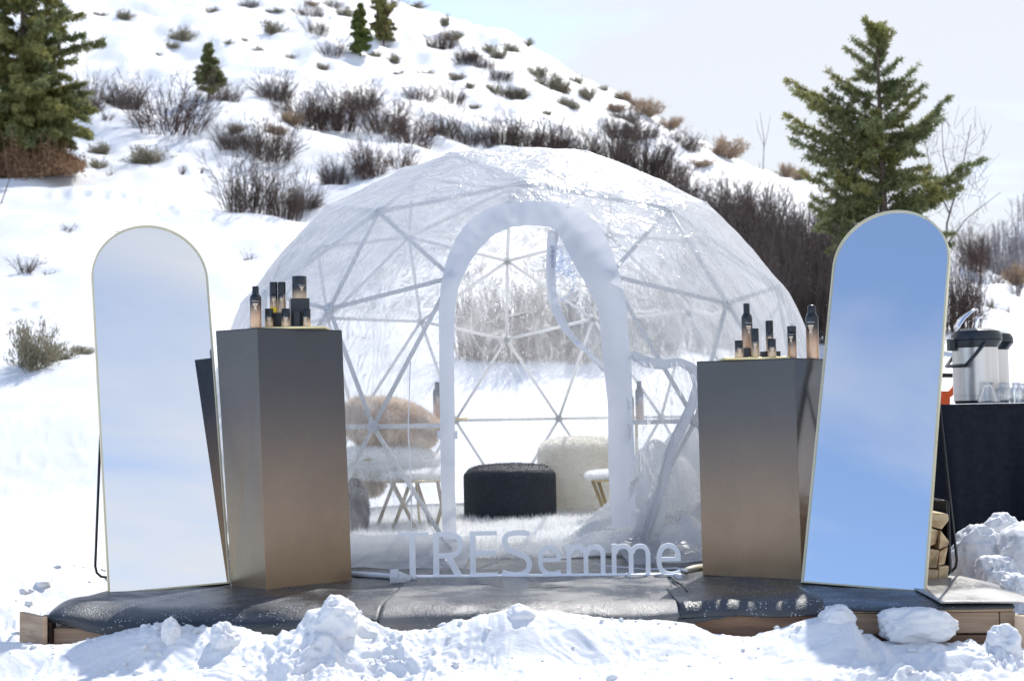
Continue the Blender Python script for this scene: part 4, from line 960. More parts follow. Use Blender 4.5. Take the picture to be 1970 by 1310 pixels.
# crumbs of snow strewn over the bank and the trodden ground
import bmesh
bm = bmesh.new(); bmesh.ops.create_icosphere(bm, subdivisions=2, radius=1.0); IV = np.array([tuple(v.co) for v in bm.verts]); IF = np.array([[v.index for v in f.verts] for f in bm.faces]); bm.free()
rng = np.random.default_rng(77); VV, FF = [], []; k = 0
def crumb(x, y, s, z=None):
    global k
    q = IV * (1 + .45 * vn(IV[:, 0] * 1.7 + x * 50, IV[:, 1] * 1.7 + y * 50, IV[:, 2] * 1.7, s=7) + .3 * vn(IV[:, 0] * 4 + x * 50, IV[:, 1] * 4, IV[:, 2] * 4, s=8))[:, None] * np.array([s * rng.uniform(.8, 1.4), s * rng.uniform(.8, 1.3), s * rng.uniform(.6, 1.0)])
    VV.append(q + np.array([x, y, (tz(x, y) if z is None else z) + s * .05])); FF.append(IF + k); k += len(IV)
for i in range(450):
    a_ = rng.uniform(-2.3, 2.3); b_ = rng.uniform(-.75, -.07) if rng.random() < .7 else rng.uniform(-.2, -.1); q = pf(a_, b_); crumb(q[0], q[1], .003 + .014 * rng.random() ** 4)
for i in range(260):
    sd_ = rng.choice([-1, 1]); a_ = sd_ * rng.uniform(1.78, 2.7); b_ = rng.uniform(0, 2.2); q = pf(a_, b_); crumb(q[0], q[1], .005 + .022 * rng.random() ** 4)
o = build('snow_crumbs', (np.concatenate(VV), np.concatenate(FF)), 'snow', smooth=True, kind='stuff'); o['label'] = 'crumbs and clods of shovelled snow strewn round the platform'; o['category'] = 'snow'
# ------------------------------------------------------------------ the dome
DC = np.array([.03, 7.60, .36]); DR = 1.80; A0 = 2.4
def sph(pol, az): p, a = rad(pol), rad(az); return np.array([math.sin(a) * math.sin(p), -math.cos(a) * math.sin(p), math.cos(p)])
ico = [sph(0, 0)] + [sph(63.435, A0 + 36 + 72 * k) for k in range(5)] + [sph(116.565, A0 + 72 * k) for k in range(5)] + [sph(180, 0)]
tris = []
for k in range(5):
    a, b_ = 1 + k, 1 + (k + 1) % 5; tris.append((0, a, b_)); lo = 6 + (k + 1) % 5; tris.append((a, lo, b_)); lo2 = 6 + (k + 2) % 5; tris.append((b_, lo, lo2)); tris.append((11, lo2, lo))
nodes = {}; NV = []; ST = []
def node(v):
    v = v / np.linalg.norm(v); key = tuple(np.round(v, 3))
    if key not in nodes: nodes[key] = len(NV); NV.append(v)
    return nodes[key]
for (a, b_, c) in tris:
    A_, B_, C_ = ico[a], ico[b_], ico[c]; g = {}
    for i in range(4):
        for j in range(4 - i): g[i, j] = node((A_ * (3 - i - j) + B_ * i + C_ * j) / 3)
    for i in range(3):
        for j in range(3 - i):
            ST.append((g[i, j], g[i + 1, j], g[i, j + 1]))
            if i + j < 2: ST.append((g[i + 1, j], g[i + 1, j + 1], g[i, j + 1]))
NV = np.array(NV); pol = np.degrees(np.arccos(np.clip(NV[:, 2], -1, 1)))
ST = [t for t in ST if max(pol[list(t)]) < 104]
NP = DC + NV * DR
for i in range(len(NP)):
    if 76 < pol[i] < 86: NP[i][2] = .61
    if 95 < pol[i] < 104: NP[i][2] = .022; h = NP[i][:2] - DC[:2]; NP[i][:2] = DC[:2] + h / np.linalg.norm(h) * 1.765
used = sorted({i for t in ST for i in t})
TA, TB, TC = [np.array([NP[t[k]] for t in ST]) for k in range(3)]
def surf(px, py, off=.012, back=False):
    """point of the film where the ray through a picture point first meets it"""
    d = ray(px, py); e1 = TB - TA; e2 = TC - TA; h = np.cross(d[None], e2); a = np.einsum('ij,ij->i', e1, h); f = 1 / np.where(abs(a) < 1e-12, 1e-12, a)
    s = ORG[None] - TA; u = f * np.einsum('ij,ij->i', s, h); q = np.cross(s, e1); v = f * (q @ d); t = f * np.einsum('ij,ij->i', e2, q)
    ok = (u >= -1e-4) & (v >= -1e-4) & (u + v <= 1.0001) & (t > 0)
    if not ok.any(): return None
    t = np.where(ok, t, 1e9 if not back else -1); i = t.argmin() if not back else t.argmax(); P = ORG + d * t[i]
    n = P - DC; n /= np.linalg.norm(n); S = DC + n * DR; return P * .72 + S * .28 + n * off
def inpoly(P, poly):
    P = np.atleast_2d(P); x, y = P[:, 0], P[:, 1]; r = np.zeros(len(P), bool); n = len(poly)
    for i in range(n):
        x1, y1 = poly[i]; x2, y2 = poly[(i + 1) % n]
        c = ((y1 > y) != (y2 > y)) & (x < (x2 - x1) * (y - y1) / ((y2 - y1) + 1e-9) + x1); r ^= c
    return r
DOOR = [(868, 1120), (866, 900), (864, 700), (864, 600), (870, 545), (888, 500), (915, 462), (955, 432), (1010, 422), (1060, 424), (1100, 440), (1135, 480), (1158, 530), (1170, 600), (1178, 700), (1190, 780), (1192, 900), (1196, 1120)]
t_dome = thing('geodesic_dome', 'clear plastic geodesic dome tent of white struts with an open arched doorway', 'dome tent', (DC[0], DC[1], 0))
# film cover
NS = 22; CV, CF = [], []; n0 = 0
for t in ST:
    A_, B_, C_ = NP[t[0]], NP[t[1]], NP[t[2]]; idx = {}; pts = []
    for i in range(NS + 1):
        for j in range(NS + 1 - i):
            idx[i, j] = len(pts); pts.append((A_ * (NS - i - j) + B_ * i + C_ * j) / NS)
    P = np.array(pts); nn = P - DC; nn /= np.linalg.norm(nn, axis=1, keepdims=True)
    bulge = .28; Q = P * (1 - bulge) + (DC + nn * DR) * bulge
    loz = Q[:, 2] < .3; Q[loz] = P[loz] * .97 + Q[loz] * .03
    up = sstep(.5, 1.6, Q[:, 2]); f1 = fbm(Q[:, 0] * 5, Q[:, 1] * 5, Q[:, 2] * 2.4, o=3, s=61); rdg = (1 - np.abs(fbm(Q[:, 0] * 3.2 + Q[:, 2], Q[:, 1] * 3.2, Q[:, 2] * 5, o=3, s=67)) * 2.2)
    Q = Q + nn * (.014 + (.003 + .004 * up) * f1 + (.002 + .004 * up) * rdg)[:, None]
    F_ = []
    for i in range(NS):
        for j in range(NS - i):
            F_.append((idx[i, j], idx[i + 1, j], idx[i, j + 1]))
            if i + j < NS - 1: F_.append((idx[i + 1, j], idx[i + 1, j + 1], idx[i, j + 1]))
    F_ = np.array(F_); cen = Q[F_].mean(1); k = ~((cen[:, 1] < DC[1]) & inpoly(proj(cen), DOOR))
    CV.append(Q); CF.append(F_[k] + n0); n0 += len(Q)
co = build('cover', (np.concatenate(CV), np.concatenate(CF)), 'vinyl_front', t_dome, smooth=True); co.data.materials.append(MT['vinyl'])
CA = np.concatenate(CV); cen = CA[np.concatenate(CF)].mean(1); co.data.polygons.foreach_set('material_index', ((cen[:, 1] > DC[1] + .35)).astype(np.int32))  # front panels carry the painted glare veil, rear ones the clear film
# struts and hubs
edges = sorted({tuple(sorted((t[i], t[(i + 1) % 3]))) for t in ST for i in range(3)})
hubs = set()
for a, b_ in edges:
    P, Q = NP[a], NP[b_]; s = np.linspace(0, 1, 41); L = P[None] * (1 - s[:, None]) + Q[None] * s[:, None]
    bad = (L[:, 1] < DC[1]) & inpoly(proj(L), DOOR)
    runs = []; st = None
    for i in range(41):
        if not bad[i] and st is None: st = i
        if (bad[i] or i == 40) and st is not None:
            e = i if not bad[i] else i - 1
            if e - st > 3: runs.append((st, e))
            st = None
    for (i, e) in runs:
        b = B(); r_ = .0105 if P[2] > .1 or Q[2] > .1 else .016; b.tube([L[i], (L[i] + L[e]) / 2, L[e]], r_, 8); build('strut', b, 'white_pvc', t_dome, smooth=True)
        if i == 0: hubs.add(a)
        if e == 40: hubs.add(b_)
for h in sorted(hubs):
    n = (NP[h] - DC); n /= np.linalg.norm(n); b = B(); b.tube([NP[h] - n * .012, NP[h] + n * .013], .026, 12); b.tube([NP[h] + n * .013, NP[h] + n * .017], .008, 8)
    build('hub', b, 'white_pvc', t_dome, smooth=False)
# doorway edged with wide white fabric
def band(path, wid, m, name, off=.027, fold=.003, sub=6, seed=1, label=None, parent=None, lift=None):
    P = [np.array(p, float) for p in path]; pts = []; W = []
    for i in range(len(P) - 1):
        for k in range(sub): t = k / sub; pts.append(P[i] * (1 - t) + P[i + 1] * t); W.append(wid[i] * (1 - t) + wid[i + 1] * t)
    pts.append(P[-1]); W.append(wid[-1]); pts = np.array(pts)
    for _ in range(3): pts[1:-1] = (pts[:-2] + 2 * pts[1:-1] + pts[2:]) / 4
    G = []
    for i in range(len(pts)):
        d = pts[min(i + 1, len(pts) - 1)] - pts[max(i - 1, 0)]; d /= np.linalg.norm(d); n = np.array([-d[1], d[0]]); row = []
        for q in np.linspace(-.5, .5, 7):
            p = pts[i] + n * q * W[i]; S = surf(p[0], p[1], off + fold * float(vn(np.array(i * .45), np.array(q * 2.0), s=seed)) + .6 * fold * float(vn(np.array(i * 1.4), np.array(q * 3.0), s=seed + 1)) + (lift(i / len(pts), q) if lift else 0))
            if S is None: S = at(p[0], p[1], DC[1] - 1.79)
            row.append(S)
        G.append(row)
    b = B(); b.grid(np.array(G)); o = build(name, b, m, parent or t_dome, smooth=True, label=label); return o
band([(869, 1040), (866, 940), (865, 820), (864, 700), (863, 610), (868, 555), (883, 512), (905, 474), (935, 444), (970, 428), (1010, 423), (1060, 424), (1092, 438), (1117, 466), (1138, 505), (1158, 548), (1174, 600), (1180, 690), (1188, 790), (1190, 900), (1195, 1010)],
     [26, 26, 28, 28, 30, 34, 42, 48, 50, 48, 46, 48, 62, 76, 76, 66, 54, 52, 46, 50, 44], 'tape', 'door_frame', seed=5)
# slack panel folded back inside the doorway, with its own white edge
fl = [(1062, 440), (1056, 500), (1056, 545), (1064, 590), (1080, 625), (1100, 652), (1130, 680), (1160, 712), (1176, 745)]
fr_ = [(1110, 448), (1135, 490), (1150, 540), (1156, 590), (1160, 625), (1166, 655), (1172, 690), (1178, 720), (1180, 748)]
G = []
for i in range(len(fl) * 4 - 3):
    t = i / 4; k = min(int(t), len(fl) - 2); u = t - k; L_ = np.array(fl[k]) * (1 - u) + np.array(fl[k + 1]) * u; R_ = np.array(fr_[k]) * (1 - u) + np.array(fr_[k + 1]) * u; row = []
    for q in np.linspace(0, 1, 14):
        p = L_ * (1 - q) + R_ * q; row.append(surf(p[0], p[1], -.03 + .02 * q + .012 * float(vn(np.array(q * 5), np.array(i * .22), s=9))))
    G.append(row)
b = B(); b.grid(np.array(G)); fo = build('folded_panel', b, 'vinyl_clear', t_dome, smooth=True, label='slack clear film panel hanging inside the right of the doorway')
band([(1066, 440), (1062, 470), (1060, 520), (1062, 560), (1070, 592), (1086, 625), (1106, 652), (1136, 680), (1164, 712)], [22, 20, 18, 18, 18, 16, 12, 9, 6], 'tape', 'panel_edge', off=-.028, parent=fo, seed=8)
V, F = text_mesh('gardenigloo.com', .030); V2 = []
Pn = surf(1064, 494, -.006)
for v in V:    # runs down the white edge
    p = np.array([1064 + (v[1] - .01) * 330, 494 + v[0] * 210 + 0]); S = surf(p[0], p[1], -.012); V2.append(S)
b = B(); b.add(V2, F); build('care_label', b, 'print_blue', fo)
# outer flap tied back over the right-hand side: clear film with a grey bound edge
fe = [(1203, 692), (1232, 706), (1262, 711), (1292, 704), (1318, 716), (1330, 744), (1318, 785), (1294, 832), (1272, 880), (1262, 930), (1246, 985), (1232, 1030)]
inn = [(1196, 700), (1198, 740), (1199, 780), (1200, 810), (1200, 840), (1201, 870), (1202, 900), (1203, 925), (1204, 950), (1205, 980), (1207, 1005), (1210, 1035)]
G = []
for i in range(len(fe) * 4 - 3):
    t = i / 4; k = min(int(t), len(fe) - 2); u = t - k; L_ = np.array(inn[k]) * (1 - u) + np.array(inn[k + 1]) * u; R_ = np.array(fe[k]) * (1 - u) + np.array(fe[k + 1]) * u; row = []
    for q in np.linspace(0, 1, 18):
        p = L_ * (1 - q) + R_ * q; S = surf(p[0], p[1], .035 + .02 * q + .016 * float(vn(np.array(q * 4), np.array(i * .25), s=19)))
        row.append(S if S is not None else at(p[0], p[1], 5.85))
    G.append(row)
b = B(); b.grid(np.array(G)); fp = build('door_flap', b, 'vinyl_clear', t_dome, smooth=True, label='clear film door flap pulled open to the right')
band(fe, [16, 20, 18, 15, 18, 20, 20, 20, 20, 18, 18, 14], 'tape_grey', 'flap_edge', off=.052, parent=fp, seed=12)
b = B(); b.grid(np.array([[surf(x, y, .03 + .004 * math.sin(x * .2)) if surf(x, y) is not None else at(x, y, 5.85) for x in np.linspace(1212 + (1030 - y) * .25, 1262 + (1030 - y) * .25, 8)] for y in np.linspace(960, 1035, 8)])); build('flap_pocket', b, 'tape_grey', fp, smooth=True)
# buckles on the left jamb
for x_ in (849, 880):
    b = B(); S = surf(x_, 838, .026); b.box(S, (.018, .006, .036), 0); build('clip', b, 'tape', t_dome, bevel=.004)
# seams
for path in ([(795, 700), (793, 760), (790, 828), (795, 900), (797, 1010)],):
    band(path, [2.2] * len(path), 'tape', 'seam', off=.022)
# skirt flaring onto the deck, left and right of the door
def skirt(az0, az1):
    G = []
    for az in np.linspace(az0, az1, 40):
        row = []; dv = np.array([math.sin(rad(az)), -math.cos(rad(az))])
        for q in np.linspace(0, 1, 8):
            r_ = 1.775 + .26 * q ** 1.6 + .008 * math.sin(az * 1.1 + q * 3); z = .115 * (1 - q) ** 1.2 + .016 + .004 * math.sin(az * .9); xy = DC[:2] + dv * r_; row.append((xy[0], xy[1], z))
        G.append(row)
    b = B(); b.grid(np.array(G)); build('skirt', b, 'vinyl_skirt', t_dome, smooth=True)
skirt(-42, -7); skirt(13, 46)
# white conduit and connector along the front left of the dome
b = B(); b.tube([gz(672, 1104, .02), gz(720, 1106, .02), gz(762, 1109, .02), gz(800, 1112, .02)], .011, 8); tag(build('conduit', b, 'cable_white', smooth=True), 'white plastic conduit lying on the sheet between the left plinth and the sign', 'pipe')
b = B(); c_ = gz(766, 1110, .03); b.tube([c_ + (-.03, 0, .004), c_ + (.0, 0, .004)], .030, 6); b.tube([c_ + (0, 0, .0), c_ + (.045, .01, -.008)], [.024, .014], 8); tag(build('pipe_connector', b, 'white_pvc'), 'white plastic connector by the left end of the letter sign', 'connector')
b = B(); b.tube([gz(1150, 1088, .012), gz(1240, 1096, .012), gz(1300, 1093, .014), gz(1322, 1098, .02)], .006, 6); tag(build('extension_cord', b, 'cable_white', smooth=True), 'white cord running behind the letters to the beige plug', 'cord')
b = B(); c0, c1 = gz(1318, 1098, .016), gz(1356, 1090, .018); m_ = (c0 + c1) / 2; b.tube([c0, c0 + (c1 - c0) * .15, m_, c1], [.010, .018, .021, .017], 10, flat=.8); tag(build('cord_plug', b, 'beige', smooth=True), 'beige rubber plug at the left foot of the right plinth', 'plug')
b = B(); pts = [gz(x, y, .012) for x, y in ((880, 1113), (900, 1121), (960, 1128), (1050, 1131), (1130, 1128), (1175, 1121), (1195, 1113))]; b.tube(pts, .0035, 6); tag(build('thin_cable', b, 'cable_black', smooth=True), 'thin black cable looping on the grey sheet before the sign', 'cable')
b = B(); pts = [gz(x, y, .02) for x, y in ((1292, 1110), (1300, 1118), (1308, 1122), (1318, 1134), (1322, 1140))]; b.tube(pts, .005, 6); tag(build('cable_end', b, 'cable_black', smooth=True), 'short frayed black cord over the seam right of the sign', 'cable')

# ------------------------------------------------------------------ leaning arched mirrors
def arch_mirror(x, y, yaw, th, W, L, label, side, tw=0.0):
    u = np.array([math.cos(yaw), math.sin(yaw), 0]); bk = np.array([-math.sin(yaw), math.cos(yaw), 0]); v = math.cos(th) * np.array([0, 0, 1]) + math.sin(th) * bk; u, v = math.cos(tw) * u + math.sin(tw) * v, -math.sin(tw) * u + math.cos(tw) * v; n = np.cross(u, v)
    o = np.array([x, y, .0075]); t = thing('arched_mirror', label, 'mirror', o, 'tall arched floor mirrors')
    def out(w, l, e): # outline in the mirror's plane, inset e
        r = w / 2 - e; pts = [(-r, e), (r, e)]
        for q in np.linspace(0, math.pi, 49): pts.append((r * math.cos(q), l - w / 2 + r * math.sin(q)))
        return pts
    f3 = lambda p, d: o + u * p[0] + v * p[1] + n * d
    b = B(); O1 = out(W, L, 0); O2 = out(W, L, .0062); k = len(O1); n_out = -.0
    V = [f3(p, .012) for p in O1] + [f3(p, .012) for p in O2] + [f3(p, -.012) for p in O1] + [f3(p, .004) for p in O2]; F = []
    for i in range(k):
        j = (i + 1) % k; F += [(i, j, k + j, k + i), (2 * k + i, 2 * k + j, j, i)[::1], (k + i, k + j, 3 * k + j, 3 * k + i)]
    b.add(V, F); fr = build('frame', b, 'mirror_frame', t)
    b = B(); b.add([f3(p, .0045) for p in O2], [tuple(range(k))]); build('mirror_glass', b, 'mirror', t)
    b = B(); b.add([f3(p, -.010) for p in O2], [tuple(range(k))[::-1]]); build('back_panel', b, 'black_matte', t)
    # U-shaped easel leg hinged behind
    bk_ = bk * .22 if side < 0 else bk * .20
    hx = W * .46; T0 = o + v * L * .52 - n * .02
    P1, P2 = T0 - u * hx, T0 + u * hx; Q1 = np.array([P1[0] + bk_[0], P1[1] + bk_[1], .02]); Q2 = np.array([P2[0] + bk_[0], P2[1] + bk_[1], .02])
    b = B(); up_ = np.array([0, 0, .05]); ins = u * .05
    b.tube([P1, Q1 + up_, Q1 + up_ * .45 + ins * .12, Q1 + up_ * .12 + ins * .45, Q1 + ins, Q2 - ins, Q2 + up_ * .12 - ins * .45, Q2 + up_ * .45 - ins * .12, Q2 + up_, P2], .0055, 8); build('easel_leg', b, 'black_metal', t, smooth=True)
    return o, u, v, n
arch_mirror(-1.3346, 5.165, .4224, .2156, .4638, 1.483, 'arched mirror on the left, leaning back and reflecting pale sky', -1, .023)
arch_mirror(1.2558, 4.8596, -.5585, .3042, .4562, 1.492, 'arched mirror on the right, leaning back and reflecting deeper blue sky', 1, -.0241)

# ------------------------------------------------------------------ plinths
PB = [(0, (.33, .215, .115)), (.3, (.24, .16, .095)), (.62, (.066, .056, .058)), (.85, (.024, .028, .040)), (1, (.021, .026, .038))]
MT['plinth_l'] = gradmat('black_to_bronze_print', PB, .26, metal=.3, height=1.0, bump=.02, coat=.7)
MT['plinth_r'] = gradmat('black_to_bronze_print_short', PB, .26, metal=.3, height=.86, bump=.02, coat=.7)
MT['plinth_top'] = mat('plinth_top', (.025, .027, .033), rough=.35)
def plinth(label, bot, top, bulge, m):
    """bot/top: corner points going round; bulge: displaced far corner ring"""
    t = thing('display_plinth', label, 'plinth', np.mean(bot, 0) * [1, 1, 0] + [0, 0, .008], 'faceted display plinths')
    k = len(bot); b = B(); V = list(bot) + list(bulge) + list(top); F = []
    for i in range(k):
        j = (i + 1) % k
        F += [(i, j, k + j, k + i), (k + i, k + j, 2 * k + j, 2 * k + i)]
    F.append(tuple(range(k))[::-1]); b.add(V, F); o = build('body', b, m, t, bevel=.0012)
    b = B(); tp = np.array(top); c_ = tp.mean(0); T1 = c_ + (tp - c_) * .998 + [0, 0, .0005]; T2 = T1 + [0, 0, .0045]; b.hull(list(T1), list(T2)); build('top_panel', b, 'plinth_top', t)
    return t
zt0 = .009
def corner(px, pb, pt, Yo=0):
    bq = gz(px[0], pb, zt0); tq = at(px[1], pt, bq[1] + Yo); return bq, tq
# left: left-back, near, right-back, far
LB, LT = corner((445, 415), 1126, 645); NB, NT = corner((512, 495), 1134, 633); RB, RT = corner((677, 658), 1116, 632)
HL = (LT[2] + NT[2] + RT[2]) / 3
def lvl(p, h): # same picture point, moved along the ray to the common height
    d = p - ORG; return ORG + d * ((h - CAMH) / d[2])
LT, NT, RT = [np.array([p[0], p[1], HL]) for p in (LT, NT, RT)]
FBt = LT + RT - NT + np.array([.02, .03, 0]); FBb = LB + RB - NB
mid = [LB * .22 + LT * .78, NB * .22 + NT * .78, RB * .22 + RT * .78, FBb * .22 + FBt * .78]
plinth('tall faceted plinth fading from slate to bronze, beside the left mirror', [LB, NB, RB, FBb], [LT, NT, RT, FBt], mid, 'plinth_l')
# right: left-back, near, right, far
L2b, L2t = corner((1352, 1340), 1106, 698); N2b, N2t = corner((1543, 1528), 1115, 691); R2b, R2t = corner((1585, 1589), 1104, 692)
HR = (L2t[2] + N2t[2]) / 2; L2t, N2t, R2t = [np.array([p[0], p[1], HR]) for p in (L2t, N2t, R2t)]
F2t = L2t + R2t - N2t + [0, .12, 0]; F2b = L2b + R2b - N2b + [0, .12, 0]
m2 = [L2b * .12 + L2t * .88, N2b * .12 + N2t * .88, R2b * .12 + R2t * .88, F2b * .12 + F2t * .88]
plinth('shorter faceted plinth fading from slate to bronze, beside the right mirror', [L2b, N2b, R2b, F2b], [L2t, N2t, R2t, F2t], m2, 'plinth_r')

# ------------------------------------------------------------------ bottles and boxes on the plinths
def wrap(P, c, r, V, yaw0):
    """lay flat shape V (x, z) round a cylinder, centred on heading yaw0 (from -Y)"""
    out = []
    for x, z in V:
        a = yaw0 + x / r; out.append((c[0] + r * math.sin(a), c[1] - r * math.cos(a), c[2] + z))
    return out
TXT = text_mesh('TRESemme', 1.0)
def emblem(b, c, r, w, z0, h, yaw):
    """stepped T mark"""
    def quad(x0, x1, za, zb, n=5):
        for i in range(n):
            xa = x0 + (x1 - x0) * i / n; xb = x0 + (x1 - x0) * (i + 1) / n
            b.add(wrap(None, c, r, [(xa, za), (xb, za), (xb, zb), (xa, zb)], yaw), [(0, 1, 2, 3)])
    quad(-w / 2, w / 2, z0 + h * .86, z0 + h); quad(-w * .36, w * .36, z0 + h * .70, z0 + h * .82); quad(-w * .14, w * .14, z0 + h * .35, z0 + h * .66, 3); quad(-w * .24, -w * .17, z0 + h * .1, z0 + h * .60, 1); quad(w * .17, w * .24, z0 + h * .1, z0 + h * .60, 1)
def bottle(px0, px1, ytop, ybot, Y, H0, kind, label, grp='hair products on the plinths', yaw=.15, sticker=False, drop=None):
    cx = (px0 + px1) / 2; sc = Y / FPX; r = (px1 - px0) / 2 * sc; x = at(cx, ybot, Y)[0]; z0 = H0; c = np.array([x, Y, z0]); h = at(cx, ytop, Y)[2] - z0
    cat = {'jar': 'serum bottle', 'can': 'canister'}.get(kind, 'bottle')
    t = thing({'jar': 'serum_bottle', 'can': 'canister', 'spray': 'spray_bottle'}.get(kind, 'hair_bottle'), label, cat, c, grp)
    b = B(); cp = B()
    if kind == 'tall':
        b.lathe([(0, 0), (r * .96, 0), (r, .004), (r, h * .70), (r * .97, h * .745), (r * .84, h * .785), (r * .62, h * .815), (r * .56, h * .83)], 32, c)
        cp.lathe([(0, h * .815), (r * .60, h * .815), (r * .60, h * .835), (r * .57, h * .845), (r * .57, h * .985), (r * .53, h), (0, h)], 32, c)
    elif kind == 'aero':
        b.lathe([(0, 0), (r * .96, 0), (r, .004), (r, h * .74), (r * .96, h * .79), (r * .80, h * .83), (r * .70, h * .85)], 32, c)
        cp.lathe([(0, h * .845), (r * .70, h * .845), (r * .70, h * .87), (r * .66, h * .95), (r * .56, h * .985), (r * .4, h), (0, h)], 32, c)
    elif kind == 'can':
        b.lathe([(0, 0), (r * .98, 0), (r, .003), (r, h * .985), (r * .97, h), (0, h)], 36, c)
    elif kind == 'jar':
        b.lathe([(0, 0), (r * .95, 0), (r, .003), (r, h * .58), (r * .9, h * .60), (0, h * .60)], 28, c)
        cp.lathe([(0, h * .60), (r * .98, h * .60), (r * .98, h * .985), (r * .93, h), (0, h)], 28, c)
    elif kind == 'slim':
        b.lathe([(0, 0), (r * .95, 0), (r, .003), (r, h * .60), (0, h * .605)], 28, c)
        cp.lathe([(0, h * .61), (r * .98, h * .61), (r * .98, h * .985), (r * .93, h), (0, h)], 28, c)
    elif kind == 'spray':
        b.lathe([(0, 0), (r * .95, 0), (r, .003), (r, h * .70), (r * .9, h * .71), (0, h * .71)], 28, c)
        cp.lathe([(0, h * .71), (r * 1.0, h * .71), (r * 1.0, h * .85), (r * .9, h * .86), (0, h * .86)], 28, c)
    hb = h * {'tall': .70, 'aero': .74, 'can': .7, 'jar': .58, 'slim': .60, 'spray': .70}[kind]
    build('bottle_body', b, 'can' if kind == 'can' else ('jar' if kind in ('jar', 'slim') else 'bottle'), t, smooth=True) if kind != 'can' else smooth_by_angle(build('can_body', b, 'can', t))
    if cp.n: smooth_by_angle(build('cap', cp, 'black_plastic', t))
    if kind == 'spray':
        g = B(); g.lathe([(r * .35, h * .86), (r * .35, h * .92), (r * .55, h * .925), (r * .55, h * .985), (r * .5, h), (0, h)], 20, c); g.box(c + np.array([r * .5, -.002, h * .96]), (r * .8, r * .5, h * .03)); build('spray_pump', g, 'glass', t, smooth=True)
    e = B(); wv = r * 1.15
    if kind == 'can': emblem(e, c, r + .0006, r * .62, h * .28, h * .24, yaw + .4); yl = (h * .56, yaw + .4, r * .9)
    elif kind in ('jar', 'slim'): emblem(e, c, r + .0006, wv * .85, h * .06, h * .42, yaw); yl = (h * .515, yaw, wv)
    else: emblem(e, c, r + .0006, wv * .8, hb * .52, hb * .32, yaw); yl = (hb * .90, yaw, wv)
    build('emblem', e, 'print_tan', t)
    V, F = TXT; w_ = V[:, 0].max() - V[:, 0].min(); s_ = yl[2] * 1.1 / w_; tb = B(); tb.add(wrap(None, c, r + .0008, [(v[0] * s_, yl[0] + v[1] * s_) for v in V], yl[1]), F); build('lettering', tb, 'print_white', t)
    if sticker:
        s2 = B(); 
        for i in range(8):
            a0_, a1_ = -1.2 + 2.2 * i / 8, -1.2 + 2.2 * (i + 1) / 8; s2.add(wrap(None, c, r + .001, [(a0_ * r, h * .02), (a1_ * r, h * .02), (a1_ * r, h * .19), (a0_ * r, h * .19)], yaw), [(0, 1, 2, 3)])
        build('price_sticker', s2, 'yellow', t)
    return t
def riser(px0, px1, ytop, ybot, Y, H0, dep, label, sidepx=0):
    x0 = at(px0, ybot, Y)[0]; x1 = at(px1, ybot, Y)[0]; h = at((px0 + px1) / 2, ytop, Y)[2] - H0; sk = sidepx * Y / FPX
    b = B(); b.hull([(x0, Y, H0), (x1, Y, H0), (x1 - sk, Y + dep, H0), (x0 - sk, Y + dep, H0)], [(x0, Y, H0 + h), (x1, Y, H0 + h), (x1 - sk, Y + dep, H0 + h), (x0 - sk, Y + dep, H0 + h)])
    o = build('display_riser', b, 'black_matte', bevel=.0015); tag(o, label, 'display block', 'small black risers under the products'); return H0 + h
HT = HL + .005; Yn = NT[1]
def tray(pl, pr, H, Y0, Y1, label):
    x0, x1 = at(pl, 640, Y0)[0], at(pr, 640, Y0)[0]; b = B(); b.hull([(x0, Y0, H), (x1, Y0, H), (x1, Y1, H), (x0, Y1, H)], [(x0, Y0, H + .0085), (x1, Y0, H + .0085), (x1, Y1, H + .0085), (x0, Y1, H + .0085)])
    tag(build('gold_tray', b, 'gold_plate', bevel=.001), label, 'tray', 'gold trays on the plinths'); return H + .0085
YL = Yn + .10
HTL = tray(488, 624, HT, YL - .02, YL + .15, 'thin gold tray on the taller left plinth')
bottle(481, 503, 551, 631, YL - .045, HT, 'tall', 'tall shampoo bottle at the left end of the left plinth, standing off the tray')
h1 = riser(520, 546, 602, 627, YL + .045, HTL, .05, 'low black block under the two slim bottles on the left plinth')
bottle(519, 534.5, 543, 602, YL + .07, h1, 'slim', 'slim black-capped bottle with a yellow sticker, left of the pair on the left plinth', sticker=True)
bottle(535, 550, 543, 602, YL + .07, h1, 'slim', 'slim black-capped bottle without a sticker, right of the pair on the left plinth')
h2 = riser(560, 596, 574, 627, YL + .05, HTL, .08, 'tall black block under the round canister on the left plinth', 10)
bottle(562, 590, 532, 574, YL + .09, h2, 'can', 'round black and gold canister on top of the tall block, left plinth', yaw=.1)
bottle(509.5, 526, 594, 627, YL + .0, HTL, 'jar', 'small serum bottle at the front left of the tray on the left plinth')
bottle(541.5, 558, 594, 627, YL + .0, HTL, 'jar', 'small serum bottle in the middle of the tray on the left plinth')
bottle(583, 598, 594, 627, YL + .0, HTL, 'jar', 'small serum bottle at the right of the tray, before the tall black block', yaw=-.3)
riser(565, 577, 598, 627, YL + .02, HTL, .02, 'narrow glossy black block between the middle and right serum bottles')
HT2 = HR + .005; YR = N2t[1] + .07
HTR = tray(1393, 1518, HT2, YR - .01, YR + .13, 'thin gold tray on the shorter right plinth')
bottle(1428, 1449.5, 584, 688, YR + .10, HTR, 'tall', 'tallest shampoo bottle on the tray of the right plinth')
bottle(1414, 1430, 655, 687, YR + .0, HTR, 'jar', 'small serum bottle at the left end of the right plinth', yaw=.0)
bottle(1446, 1461, 632, 687, YR + .02, HTR, 'slim', 'slim bottle just right of the tallest one on the right plinth', yaw=-.2)
riser(1432, 1445, 669, 687, YR + .03, HTR, .03, 'small black block before the tallest bottle on the right plinth')
hb_ = riser(1474, 1490, 676, 686, YR + .085, HTR, .05, 'low black block under the rear slim bottle on the right plinth')
